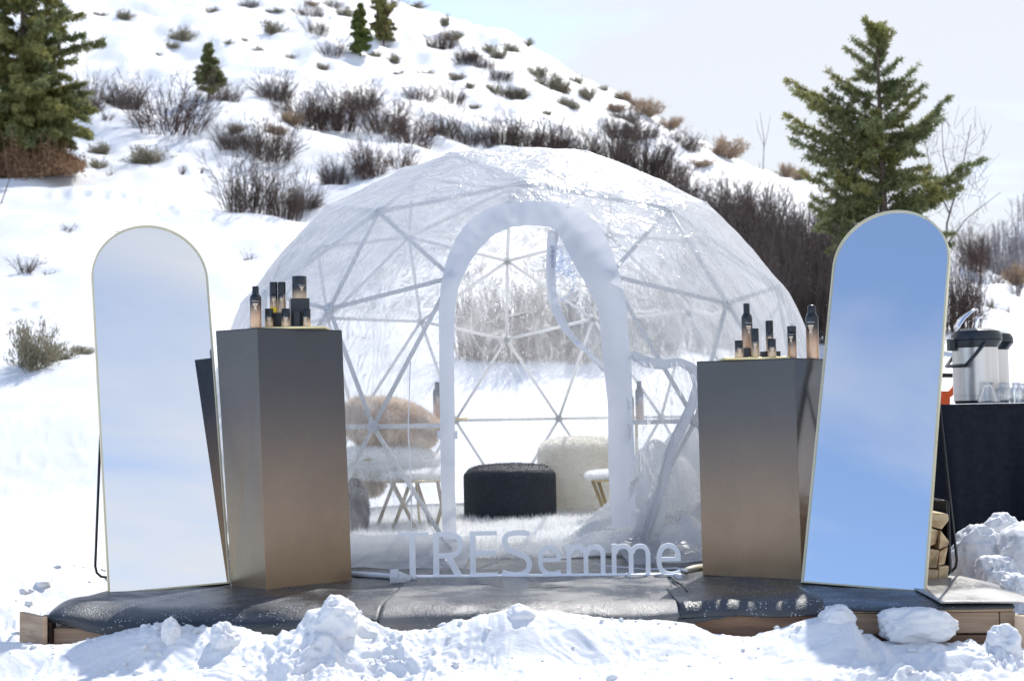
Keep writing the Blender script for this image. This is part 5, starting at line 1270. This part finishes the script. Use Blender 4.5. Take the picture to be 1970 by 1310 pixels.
bottle(1474, 1489, 617, 676, YR + .11, hb_, 'slim', 'slim bottle raised at the back of the right plinth, behind a serum bottle', yaw=-.2)
bottle(1477, 1493.5, 652, 686, YR + .0, HTR, 'jar', 'small serum bottle in front of the raised slim bottle on the right plinth', yaw=-.1)
riser(1465, 1476.5, 676, 686, YR + .02, HTR, .03, 'small black block left of the middle serum bottle, right plinth'); riser(1494.5, 1502, 675, 685, YR + .05, HTR, .03, 'small black block right of the middle serum bottle, right plinth')
bottle(1516, 1533, 617, 691, YR + .03, HT2, 'spray', 'spray bottle with clear pump beside the big aerosol can on the right plinth', yaw=-.4)
bottle(1552, 1576, 587, 691, YR + .05, HT2, 'aero', 'big aerosol can at the right end of the right plinth, next to the mirror', yaw=-.45)

# ------------------------------------------------------------------ the letter sign
Pa, Pb_ = gz(765, 1113, .009), gz(1309, 1108, .009); dl_ = Pb_ - Pa; dl_[2] = 0; dl_ /= np.linalg.norm(dl_); nl = np.array([dl_[1], -dl_[0], 0])
t_s = thing('letter_sign', 'free-standing white cut-out letter sign on a long base before the dome doorway', 'sign', (Pa + Pb_) / 2)
def to3(x, y, d):
    P = rplane(640 + x / 2.736, 880 + y / 2.736, Pa, nl); return P - nl * (d - .006)
WS = 1.0
def smooth_path(p, it=2):
    p = [np.array(q, float) for q in p]
    for _ in range(it):
        q = [p[0]]
        for i in range(len(p) - 1): q += [p[i] * .75 + p[i + 1] * .25, p[i] * .25 + p[i + 1] * .75]
        q.append(p[-1]); p = q
    return p
def letter(strokes):
    b = B()
    for i, (pth, w_, sm) in enumerate(strokes):
        e = .00035 * i
        b.ribbon(smooth_path(pth) if sm else pth, w_, .014 + e, lambda x, y, d: to3(x, y, d - e / 2))
    build('letter', b, 'letter', t_s)
letter([([(345, 404), (502, 403)], 19, 0), ([(419, 412), (422, 646)], 30, 0)])
letter([([(544, 395), (546, 646)], 30, 0), ([(556, 404), (612, 402), (655, 412), (672, 440), (672, 478), (650, 508), (610, 516), (556, 517)], 26, 1), ([(606, 516), (676, 645)], 32, 0)])
letter([([(736, 389), (740, 644)], 29, 0), ([(750, 399), (863, 397)], 21, 0), ([(750, 503), (857, 501)], 26, 0), ([(754, 620), (868, 617)], 24, 0)])
letter([([(1036, 402), (1002, 394), (950, 396), (912, 408), (903, 440), (912, 472), (940, 492), (980, 505), (1022, 526), (1037, 556), (1032, 590), (1002, 612), (965, 618), (925, 614), (893, 604)], 27, 1)])
def small_e(ox, oy, s):
    f = lambda L: [(ox + (x - 1090) * s, oy + (y - 535) * s) for x, y in L]
    letter([(f([(1094, 536), (1186, 534)]), 20 * s, 0), (f([(1187, 543), (1186, 500), (1166, 474), (1140, 466), (1112, 474), (1095, 500), (1090, 535), (1095, 576), (1115, 602), (1145, 611), (1175, 608), (1199, 598)]), 24 * s, 1)])
small_e(1092, 538, 1.0)
def small_m(x0, x1, yt, yb):
    w_ = x1 - x0; xs = [x0 + 13, x0 + w_ * .5, x1 - 13]
    st = [([(xs[0], yt + 2), (xs[0] + 1, yb)], 25, 0)]
    for a_, c_ in ((xs[0], xs[1]), (xs[1], xs[2])):
        st.append(([(a_ + 6, yt + 50), (a_ + 14, yt + 24), (a_ + 36, yt + 13), (a_ + (c_ - a_) * .72, yt + 14), (c_ - 4, yt + 32), (c_, yt + 62)], 24, 1)); st.append(([(c_, yt + 52), (c_ + 1, yb)], 25, 0))
    letter(st)
small_m(1230, 1436, 456, 636); small_m(1468, 1673, 452, 634); small_e(1716, 534, 1.06)
b = B(); c0, c1 = to3(343, 651, 0), to3(1832, 640, 0); zb = .010
f = lambda P, y, z: np.array([P[0], P[1], 0]) - nl * y + np.array([0, 0, z]); b.hull([f(c0, -.014, zb), f(c1, -.014, zb), f(c1, .04, zb), f(c0, .04, zb)], [f(c0, -.014, zb + .010), f(c1, -.014, zb + .010), f(c1, .04, zb + .010), f(c0, .04, zb + .010)]); build('sign_base', b, 'letter', t_s, bevel=.002)
for x_ in (1560, 1812):
    b = B(); b.box(to3(x_, 625, 0) + nl * .02 + np.array([0, 0, .0]), (.025, .05, .03), .2); build('bracket', b, 'letter', t_s, bevel=.003)
# ------------------------------------------------------------------ inside the dome
def rug(x0, x1, y0, y1, m, n, L, label, seed, z=.012, wob=.06):
    b = B(); A = np.linspace(0, 1, 60); Bv = np.linspace(0, 1, 40); G = np.zeros((40, 60, 3))
    for i, v in enumerate(Bv):
        for j, u in enumerate(A):
            X = x0 + (x1 - x0) * u + wob * (float(vn(np.array(v * 5), np.array(0.), s=seed)) if u in (0, 1) else 0); Y = y0 + (y1 - y0) * v
            e = min(u, 1 - u, v, 1 - v); hz_ = z + .018 * min(1, e * 12) + .012 * float(vn(np.array(X * 5), np.array(Y * 5), s=seed))
            G[i, j] = (X, Y + (wob * float(vn(np.array(X * 3), np.array(1.), s=seed)) if v in (0, 1) else 0), hz_)
    b.grid(G); o = build('fur_rug', b, m, smooth=True); tag(o, label, 'rug')
    fur(b, n, L, .0016, m, o, droop=.5, seed=seed, keep=lambda C, Nn: Nn[:, 2] > -2); return o
rug(-.95, .85, 5.90, 8.9, 'fur_white', 80000, .045, 'shaggy white fur rug covering the dome floor, seen through the doorway', 3)
o = rug(-.78, -.36, 6.05, 6.32, 'fur_white', 6000, .03, 'small white fur edge inside the clear film just right of the left plinth', 4)
def pouf(px0, px1, ytop, ybot, label, m, mtop, yc_off, fl=None, n=0, L=.02, rise=None, rr=.03, seed=0, grp='fur poufs', name='pouf'):
    Yf = gz((px0 + px1) / 2, ybot, .035)[1]; r = (px1 - px0) / 2 * (Yf + .2) / FPX; Y = Yf + r; r = (px1 - px0) / 2 * Y / FPX; x = at((px0 + px1) / 2, ybot, Y)[0]
    h = at((px0 + px1) / 2, ytop, Y + r * .2)[2] - .03; c = np.array([x, Y, .03])
    t = thing(name, label, 'pouf', c); pr = [(0, 0), (r * .96, 0), (r, rr)] + [(r * (1 + .012 * math.sin(q * 3)), rr + (h - 2 * rr) * q) for q in np.linspace(.1, .9, 6)] + [(r - rr + rr * math.cos(q), h - rr + rr * math.sin(q)) for q in np.linspace(0, math.pi / 2, 7)] + [(r * .75, h + .009), (r * .5, h + .016), (r * .2, h + .021), (0, h + .022)]
    b = B(); b.lathe(pr, 48, c); build('cushion', b, m, t, smooth=True)
    return t, b, c, r, h
# black pouf of overlapping scales
t, b, c, r, h = pouf(896, 1068, 898, 1001, 'round black scaly pouf in the middle of the doorway', 'fur_black', 'fur_black_top', 0, rr=.045)
sb = B(); 
V, F = [], []; nrow = int(h / .017); ncol = int(2 * math.pi * r / .030); k = 0
for i in range(nrow):
    for j in range(ncol):
        a = 2 * math.pi * (j + .5 * (i % 2)) / ncol; z = .006 + (h - .05) * i / nrow; da = math.pi / ncol * 1.02; dz = h / nrow
        def q(a_, z_, e): return (c[0] + (r + e) * math.cos(a_), c[1] + (r + e) * math.sin(a_), c[2] + z_)
        V += [q(a - da, z + dz, .002), q(a, z + dz * 1.7, .001), q(a + da, z + dz, .002), q(a, z - dz * .1, .009), q(a, z + dz * .8, .008)]
        F += [(k, k + 3, k + 4), (k + 3, k + 2, k + 4), (k + 2, k + 1, k + 4), (k + 1, k, k + 4)]; k += 5
build('scales', (np.array(V), np.array(F)), 'fur_black', t, kind='stuff')
fur(b, 9000, .012, .0012, 'fur_black_top', t, droop=.1, seed=7, keep=lambda C, Nn: Nn[:, 2] > .8)
# cream pouf behind it
t, b, c, r, h = pouf(1040, 1205, 848, 988, 'large cream curly fur pouf behind and right of the black one', 'fur_cream', None, 0, rr=.06)
fur(b, 26000, .022, .0018, 'fur_cream', t, droop=.2, seed=8)
# charcoal pouf peeping out behind the left plinth
t, b, c, r, h = pouf(610, 706, 930, 1028, 'charcoal grey shaggy pouf half hidden behind the left plinth', 'fur_grey', None, 0, rr=.08)
fur(b, 14000, .022, .0016, 'fur_grey', t, droop=.3, seed=9)
def blob(P0, size, seed, rough_=.12, sub=4, cut=None):
    import bmesh
    bm = bmesh.new(); bmesh.ops.create_icosphere(bm, subdivisions=sub, radius=1.0); V = np.array([tuple(v.co) for v in bm.verts]); Fc = [[v.index for v in f.verts] for f in bm.faces]; bm.free()
    sq = np.sign(V) * np.abs(V) ** .85; V = sq / np.linalg.norm(sq, axis=1, keepdims=True) ** .35
    rr = 1 + rough_ * fbm(V[:, 0] * 1.8, V[:, 1] * 1.8, V[:, 2] * 1.8 + seed, o=3, s=seed); V = V * rr[:, None] * np.array(size) / 2 + np.array(P0)
    b = B(); b.add(V, Fc); return b
# lounge chair on the left: white fur bowl on brass legs, tan fur thrown over the back
Yc = 7.55; s_ = Yc / FPX
cc = at(735, 905, Yc); t = thing('lounge_chair', 'round lounge chair padded in white fur, left inside the dome', 'chair', (cc[0], Yc, .03))
b = blob(at(742, 888, Yc), (.58, .52, .17), 2, .08); build('seat', b, 'fur_white', t, smooth=True)
se = D.objects['seat']; fur(b, 16000, .03, .0016, 'fur_white', t, droop=.4, seed=14)
for x_ in (672, 708, 800):
    b = B(); p_ = at(x_, 915, Yc + (.1 if x_ == 708 else -.12)); b.tube([p_, p_ + np.array([.02 * (1 if x_ > 740 else -1), 0, -(p_[2] - .02)])], .008, 6); build('leg', b, 'brass', t, smooth=True)
b = B(); p_ = at(700, 884, Yc - .26); b.tube([p_, p_ + (.04, 0, .004)], .007, 6); build('buckle', b, 'brass', t)
b = blob(at(746, 818, Yc + .05), (.56, .34, .27), 5, .16); V = b.arr()
tilt = rad(12); ctr = at(746, 818, Yc + .05); W_ = V - ctr; V = np.stack([W_[:, 0] * math.cos(tilt) + W_[:, 2] * math.sin(tilt), W_[:, 1], -W_[:, 0] * math.sin(tilt) + W_[:, 2] * math.cos(tilt)], 1) + ctr
b2 = B(); b2.add(V, b.f); o = build('fur_throw', b2, 'fur_tan', smooth=True); tag(o, 'tan and rust fur throw bunched over the lounge chair back', 'throw'); fur(b2, 24000, .035, .0018, 'fur_tan', o, droop=.7, seed=15)
b = blob(at(716, 930, Yc + .1), (.13, .1, .12), 6, .16); o = build('fur_throw', b, 'fur_tan', smooth=True); tag(o, 'end of a tan fur hanging down below the lounge chair seat', 'throw'); fur(b, 4000, .03, .0016, 'fur_tan', o, droop=.8, seed=16)
# fur-topped folding stools
def stool(cx, ytop, yleg, yfoot, wpx, Y, label, xs):
    sc = Y / FPX; c = at(cx, ytop, Y); t = thing('folding_stool', label, 'stool', (c[0], Y, .03), 'fur-topped folding stools'); w_ = wpx * sc; th = (yleg - ytop) * sc * .9
    b = blob((c[0], Y, c[2] - th / 2), (w_, .26, th), 9, .05); b2 = B(); V = b.arr(); b2.add(V, b.f); build('seat', b2, 'fur_white', t, smooth=True); fur(b2, 9000, .016, .0014, 'fur_white', t, droop=.3, seed=int(cx))
    z1 = at(cx, yleg, Y)[2] + .005; 
    for (xa, xb, yy) in xs:
        b = B(); pa = at(xa, yleg, Y + yy); pa[2] = z1; pb2 = at(xb, yfoot, Y + yy); pb2[2] = .035; b.tube([pa, pb2], .011, 6, flat=1); build('leg', b, 'brass_dark', t, smooth=True)
    b = B(); b.tube([(c[0] - w_ * .42, Y - .1, z1), (c[0] + w_ * .42, Y - .1, z1)], .007, 6); build('rail', b, 'brass', t, smooth=True)
stool(795, 903, 926, 1012, 132, 7.35, 'white fur stool on crossed brass legs, left of the doorway', [(755, 800, -.1), (790, 755, -.1), (842, 858, -.1), (862, 838, -.1), (760, 725, .1), (800, 830, .1)])
stool(1188, 905, 924, 985, 126, 7.5, 'white fur stool with a bent brass leg, behind the right door jamb', [(1140, 1172, -.1), (1235, 1200, -.1), (1150, 1175, .1), (1228, 1205, .1)])
# little round side tables with a bottle each
def side_table(cx, wpx, y_, Y, label):
    sc = Y / FPX; c = at(cx, y_, Y); t = thing('side_table', label, 'table', (c[0], Y, .03), 'small round side tables'); b = B(); b.lathe([(0, -.006), (wpx * sc / 2, -.006), (wpx * sc / 2, .006), (0, .006)], 32, c); build('table_top', b, 'brass', t)
    b = B(); b.tube([(c[0], Y, .03), (c[0], Y, c[2] - .006)], .009, 8); build('stem', b, 'brass', t); b = B(); b.lathe([(0, 0), (.11, 0), (.11, .008), (0, .01)], 24, (c[0], Y, .035)); build('foot_plate', b, 'brass', t); return c
c = side_table(862, 76, 806, 8.0, 'round brass side table by the left jamb, holding one bottle')
def in_bottle(cx, w_, y0, y1, Y, z, label): bottle(cx - w_ / 2, cx + w_ / 2, y0, y1, Y, z, 'tall', label, grp='hair bottles inside the dome')
in_bottle(842, 17, 735, 806, 8.0, c[2] + .006, 'bottle on the brass table inside the dome, left of the doorway')
c = side_table(1224, 64, 811, 7.6, 'round side table behind the right jamb, holding two bottles')
in_bottle(1231, 16, 733, 808, 7.62, c[2] + .006, 'taller bottle seen dimly through the film right of the doorway'); in_bottle(1214, 13, 752, 808, 7.55, c[2] + .006, 'shorter bottle half hidden behind the right door jamb')
# chair on the right buried under a heavy white fur
def heap(label, name, fn, x0, x1, y0, y1, nx, ny, n, L, seed, m='fur_white'):
    b = B(); X, Y = np.meshgrid(np.linspace(x0, x1, nx), np.linspace(y0, y1, ny)); Z = fn(X, Y); G = np.stack([X, Y, Z], -1); fl_ = G.reshape(-1, 3); F_ = []
    for i in range(ny - 1):
        for j in range(nx - 1):
            if max(Z[i, j], Z[i, j + 1], Z[i + 1, j], Z[i + 1, j + 1]) > .018: F_.append((i * nx + j, i * nx + j + 1, (i + 1) * nx + j + 1, (i + 1) * nx + j))
    b.add(fl_, F_); o = build(name, b, m, smooth=True); tag(o, label, 'throw'); fur(b, n, L, .0016, m, o, droop=.5, seed=seed); return o
def heap_fn(X, Y):
    base = .52 * np.exp(-(((X - 1.00) / .36) ** 2 + ((Y - 6.95) / .42) ** 2) ** 1.6)
    tail = .42 * np.exp(-(((X - .66 - (Y - 6.45) * .45) / .30) ** 2 + ((Y - 6.6) / .42) ** 2) ** 1.25)
    toe = .12 * np.exp(-(((X - .62) / .38) ** 2 + ((Y - 6.08) / .2) ** 2) ** 1.4); right = .30 * np.exp(-(((X - 1.15) / .35) ** 2 + ((Y - 6.45) / .35) ** 2) ** 1.5)
    h = np.maximum(np.maximum(base, tail), np.maximum(toe, right)); k = sstep(.02, .12, h)
    g = X * 1.6 + Y * .6
    return h + k * (.07 * fbm(X * 3.2 + Y * 1.5, Y * 2.2, o=3, s=81) + .035 * (1 - 2 * np.abs(vn(X * 7 + Y * 3, Y * 3, s=83)))) + .012
heap('heavy white fur blanket heaped over a chair, right inside the dome', 'fur_blanket', heap_fn, .18, 1.62, 5.88, 7.6, 130, 130, 16000, .014, 17)

# ------------------------------------------------------------------ refreshment table on the right
Yt_ = 6.15; pL = at(1811, 779, Yt_); ztop = pL[2]; xL = pL[0]; xR = xL + 1.55; yF, yB = Yt_, Yt_ + .72; gtz = -.16
t = thing('folding_table', 'folding table under the black cloth at the right edge', 'table', ((xL + xR) / 2, (yF + yB) / 2, gtz))
b = B(); b.box(((xL + xR) / 2, (yF + yB) / 2, ztop - .022), (xR - xL - .02, yB - yF - .02, .03)); build('table_top', b, 'white_pvc', t, bevel=.003)
for x_ in (xL + .08, xR - .08):
    for y_ in (yF + .08, yB - .08):
        b = B(); b.tube([(x_, y_, gtz), (x_, y_, ztop - .035)], .014, 8); build('leg', b, 'black_metal', t, smooth=True)
G = []; per = []
for q in np.linspace(0, 1, 40): per.append((xL, yB + (yF - yB) * q, (-1, 0)))
for q in np.linspace(0, 1, 160)[1:]: per.append((xL + (xR - xL) * q, yF, (0, -1)))
for q in np.linspace(0, 1, 30)[1:]: per.append((xR, yF + (yB - yF) * q, (1, 0)))
k = len(per)
for zq in [('c', .0)] + [('h', q) for q in np.linspace(0, 1, 26)]:
    row = []
    for i, (x_, y_, n_) in enumerate(per):
        if zq[0] == 'c': row.append((x_ - n_[0] * .01, y_ - n_[1] * .01, ztop + .002))
        else:
            q = zq[1]; w_ = (x_ + y_ * .7); out_ = .005 + q ** .8 * (.045 + .070 * (math.sin(w_ * 19) * .6 + math.sin(w_ * 31 + 1) * .4) + .012 * math.sin(w_ * 57))
            row.append((x_ + n_[0] * out_, y_ + n_[1] * out_, ztop - .003 - q * (ztop - gtz - .02)))
    G.append(row)
b = B(); b.grid(np.array(G)); b.add([(xL, yF, ztop + .0022), (xR, yF, ztop + .0022), (xR, yB, ztop + .0022), (xL, yB, ztop + .0022)], [(0, 1, 2, 3)])
tag(build('tablecloth', b, 'cloth', smooth=False), 'black floor-length cloth over the refreshment table', 'tablecloth'); smooth_by_angle(D.objects['tablecloth'], 60)
zt_ = ztop + .004
def airpot(cx, w_, ytop, ybot, Y, label, lever, rot):
    sc = Y / FPX; x = at(cx, ybot, Y)[0]; r = w_ / 2 * sc; h = (ybot - ytop) * sc; c = np.array([x, Y, zt_]); t = thing('airpot', label, 'airpot', c, 'steel pump airpots')
    b = B(); b.lathe([(0, 0), (r * .93, 0), (r * .95, .008), (r * .96, .010)], 40, c); build('base_ring', b, 'airpot', t, smooth=True)
    b = B(); b.lathe([(r * .96, .010), (r * .99, .014), (r * .99, h * .10), (r * .985, h * .102), (r, h * .105), (r, h * .3), (r, h * .5), (r, h * .735)], 64, c); smooth_by_angle(build('steel_body', b, 'steel', t), 30)
    b = B(); b.lathe([(r * 1.02, h * .735), (r * 1.03, h * .75), (r * 1.03, h * .83), (r * 1.0, h * .835), (r * 1.03, h * .84), (r * 1.02, h * .90), (r * .93, h * .955), (r * .6, h * .99), (0, h)], 40, c)
    V = b.arr(); k = (V[:, 2] > c[2] + h * .82); ca = np.array([math.cos(rot), math.sin(rot)]); pr_ = (V[:, :2] - c[:2]) @ ca; V[k, 0] += ca[0] * np.maximum(0, pr_[k]) * .22; V[k, 1] += ca[1] * np.maximum(0, pr_[k]) * .22; b2 = B(); b2.add(V, b.f); smooth_by_angle(build('lid', b2, 'airpot', t), 35)
    ax = np.array([ca[0], ca[1], 0]); sd = np.array([-ca[1], ca[0], 0]); up = np.array([0, 0, 1.0])
    b = B(); b.box(c - ax * (r * 1.12) + up * h * .78, (r * .32, r * .35, h * .16), rot); hi = build('hinge', b, 'airpot', t, bevel=.004)
    H0 = c + up * h * .93 - ax * r * .85
    b = B(); pts = [H0 + ax * r * a_ + up * h * z_ for a_, z_ in (lever)]; G = []
    for i, p in enumerate(pts): wq = r * (.22 + .10 * math.sin(i / (len(pts) - 1) * math.pi)); G.append([p - sd * wq, p + sd * wq])
    b.grid(np.array(G)); o = build('pump_lever', b, 'chrome', t, smooth=True); o.modifiers.new('s', 'SOLIDIFY').thickness = .008
    # bail handle hanging against the front
    b = B(); pv1 = c + up * h * .80 - sd * r * 1.06; pv2 = c + up * h * .80 + sd * r * 1.06; dn = -ax * r * .95 - up * h * .30
    b.tube([pv1, pv1 + dn * .5, pv1 + dn + sd * r * .1, c + up * h * .80 + dn - ax * r * .12 - sd * r * .5, c + up * h * .80 + dn - ax * r * .12 + sd * r * .5, pv2 + dn - sd * r * .1, pv2 + dn * .5, pv2], .0085, 8, flat=1.0); build('carry_handle', b, 'airpot', t, smooth=True)
    return t
airpot(1879, 84, 632, 777, 6.42, 'steel pump airpot in front, its chrome lever raised', [(0, 0), (.10, .10), (.32, .19), (.6, .255), (.85, .30), (.98, .31)], rad(8))
airpot(1902, 78, 634, 772, 6.72, 'second steel pump airpot behind the front one, lever upright', [(.35, 0), (.40, .10), (.46, .20), (.55, .26), (.68, .265)], rad(-25))
def flask(cx, w_, ytop, Y, label, share=None, full=True):
    sc = Y / FPX; x = at(cx, 778, Y)[0]; r = w_ / 2 * sc; h = (778 - ytop) * sc; c = (x, Y, zt_)
    pr = [(0, 0), (r * .95, 0), (r, .005), (r * .98, .012), (r * .52, h * .70), (r * .44, h * .80), (r * .44, h * .90), (r * .56, h * .93), (r * .56, h)] if full else [(0, 0), (r * .95, 0), (r, .005), (r, h * .55), (r * .85, h * .70), (r * .6, h * .82), (r * .62, h)]
    inn_ = [(q[0] - .0018 if q[0] > .002 else 0, q[1] + (.003 if i < 2 else 0)) for i, q in enumerate(pr)][::-1]
    b = B(); b.lathe(pr + inn_, 28, c); o = build('glass_carafe', b, 'glass', smooth=True); tag(o, label, 'glass bottle', 'small glass carafes on the black table'); return o
flask(1902, 40, 737, 6.26, 'conical glass carafe standing alone in front of the airpots')
flask(1933, 34, 739, 6.30, 'second glass carafe, right of the lone conical one', full=False)
kk = 0
for row, Y in enumerate((6.27, 6.36, 6.45, 6.54)):
    for j in range(5):
        cx = 1957 + j * 24 + row * 5 - (6 if row % 2 else 0); flask(cx, 24, 739 + row, Y, f'glass jar in the {["front", "second", "third", "back"][kk // 5]} row of the jar cluster, {["first", "second", "third", "fourth", "fifth"][j]} from the left', full=False); kk += 1
# orange-handled snow shovel stuck in the snow behind the table
Ys = 7.4; t = thing('snow_shovel', 'orange snow shovel handle with a black grip, between the right mirror and the airpots', 'shovel', at(1818, 1000, Ys))
a_ = [at(1795, 722, Ys), at(1837, 722, Ys)]; b = B(); b.tube(a_, .013, 10); build('grip', b, 'rubber', t, smooth=True)
b = B(); b.ribbon([(1839, 722), (1837, 745), (1828, 757), (1818, 762)], [5, 8, 11, 14], .03, lambda x, y, d: at(x, y, Ys) + np.array([0, d - .015, 0])); b.ribbon([(1794, 722), (1796, 745), (1805, 757), (1815, 762)], [5, 8, 11, 14], .0302, lambda x, y, d: at(x, y, Ys) + np.array([0, d - .0152, 0])); b.ribbon([(1817, 752), (1817, 800), (1819, 1000)], [20, 18, 12], .028, lambda x, y, d: at(x, y, Ys) + np.array([0, d - .014, 0])); build('shaft', b, 'orange', t, bevel=.003)
p_ = at(1819, 985, Ys); b = B(); b.grid(np.array([[(p_[0] + x_, Ys + .06 - x_ * x_ * 1.5 , p_[2] - z_ ) for x_ in np.linspace(-.2, .2, 9)] for z_ in np.linspace(0, .34, 6)])); o = build('blade', b, 'orange', t, smooth=True); o.modifiers.new('s', 'SOLIDIFY').thickness = .006

# ------------------------------------------------------------------ firewood in a black rack behind the right mirror
Yw = 5.02; rk = thing('log_rack', 'black wire log rack behind the right mirror, holding split firewood', 'rack', gz(1795, 1126, .02)); P = lambda x, y, d=0: at(x, y, Yw + d)
zf = .018
def fr(x, y, d=0): q = P(x, y, d); return q
b = B(); xa, xb = P(1712, 1120)[0], P(1829, 1120)[0]; z1_ = P(1800, 966)[2]
for dd in (0, .22): b.tube([(xa, Yw + dd, z1_), (xa, Yw + dd, zf), (xb - .02, Yw + dd, zf), (xb, Yw + dd, zf + .02), (xb, Yw + dd, z1_)], .0055, 6)
b.tube([(xa, Yw, z1_), (xa, Yw + .22, z1_)], .005, 6); b.tube([(xb, Yw, z1_), (xb, Yw + .22, z1_)], .005, 6); b.tube([(xb, Yw, zf + .1), (xb, Yw + .22, zf + .1)], .004, 6)
build('rack_frame', b, 'black_metal', rk, smooth=True)
b = B(); b.grid(np.array([[(xb + .004, Yw + y_, z_) for y_ in np.linspace(0, .22, 4)] for z_ in np.linspace(zf + .03, z1_, 4)])); o = build('rack_side', b, 'cloth', rk)
rw = random.Random(3); pieces = [
 [(1782, 1124), (1802, 1125), (1806, 1096), (1782, 1094)], [(1803, 1125), (1822, 1120), (1826, 1088), (1807, 1090)], [(1758, 1124), (1780, 1124), (1781, 1094), (1756, 1098)],
 [(1782, 1092), (1802, 1092), (1807, 1058), (1783, 1056)], [(1806, 1088), (1818, 1084), (1824, 1052), (1808, 1060)], [(1758, 1096), (1780, 1092), (1781, 1058), (1760, 1060)],
 [(1784, 1053), (1800, 1046), (1806, 1020), (1786, 1014)], [(1806, 1056), (1824, 1050), (1826, 1041), (1810, 1020)], [(1786, 1011), (1812, 1018), (1826, 1000), (1824, 988), (1788, 985)], [(1760, 1056), (1782, 1053), (1784, 1000), (1765, 1004)]]
nm_ = ['bottom row, middle', 'bottom row, right', 'bottom row, left', 'second row, middle', 'second row, right', 'second row, left', 'third row, middle', 'third row, right', 'top, widest', 'third row, left']
for i, poly in enumerate(pieces):
    f_ = [P(x, y, rw.uniform(-.03, 0)) for x, y in poly]; bk2 = [q + np.array([rw.uniform(-.01, .01), .25, rw.uniform(-.004, .004)]) for q in f_]
    b = B(); n = len(f_); V = f_ + bk2; F_ = [tuple(range(n)), tuple(range(n, 2 * n))[::-1]]
    for j in range(n): F_.append((j, n + j, n + (j + 1) % n, (j + 1) % n))
    b.add(V, F_); o = build('firewood_log', b, 'firewood', bevel=.003); tag(o, f'split pale firewood piece in the rack behind the right mirror, {nm_[i]}', 'firewood', 'split firewood in the black rack')
# stray things by the corner
b = B(); b.tube([at(1925, 1160, 4.7), at(1945, 1150, 4.72), at(1970, 1146, 4.74), at(2010, 1148, 4.76)], .006, 6); tag(build('black_cable', b, 'cable_black', smooth=True), 'black cable lying in the snow at the platform\'s right end', 'cable')
# a pole of thin dead branch at the left edge
p0 = gp(2, 392); b = B(); b.tube([p0, p0 + np.array([.12, 0, .35]), p0 + np.array([.22, 0, .62])], [.012, .009, .004], 5); tag(build('bent_twig', b, 'twig'), 'single thin bent twig at the left edge under the big tree', 'twig')
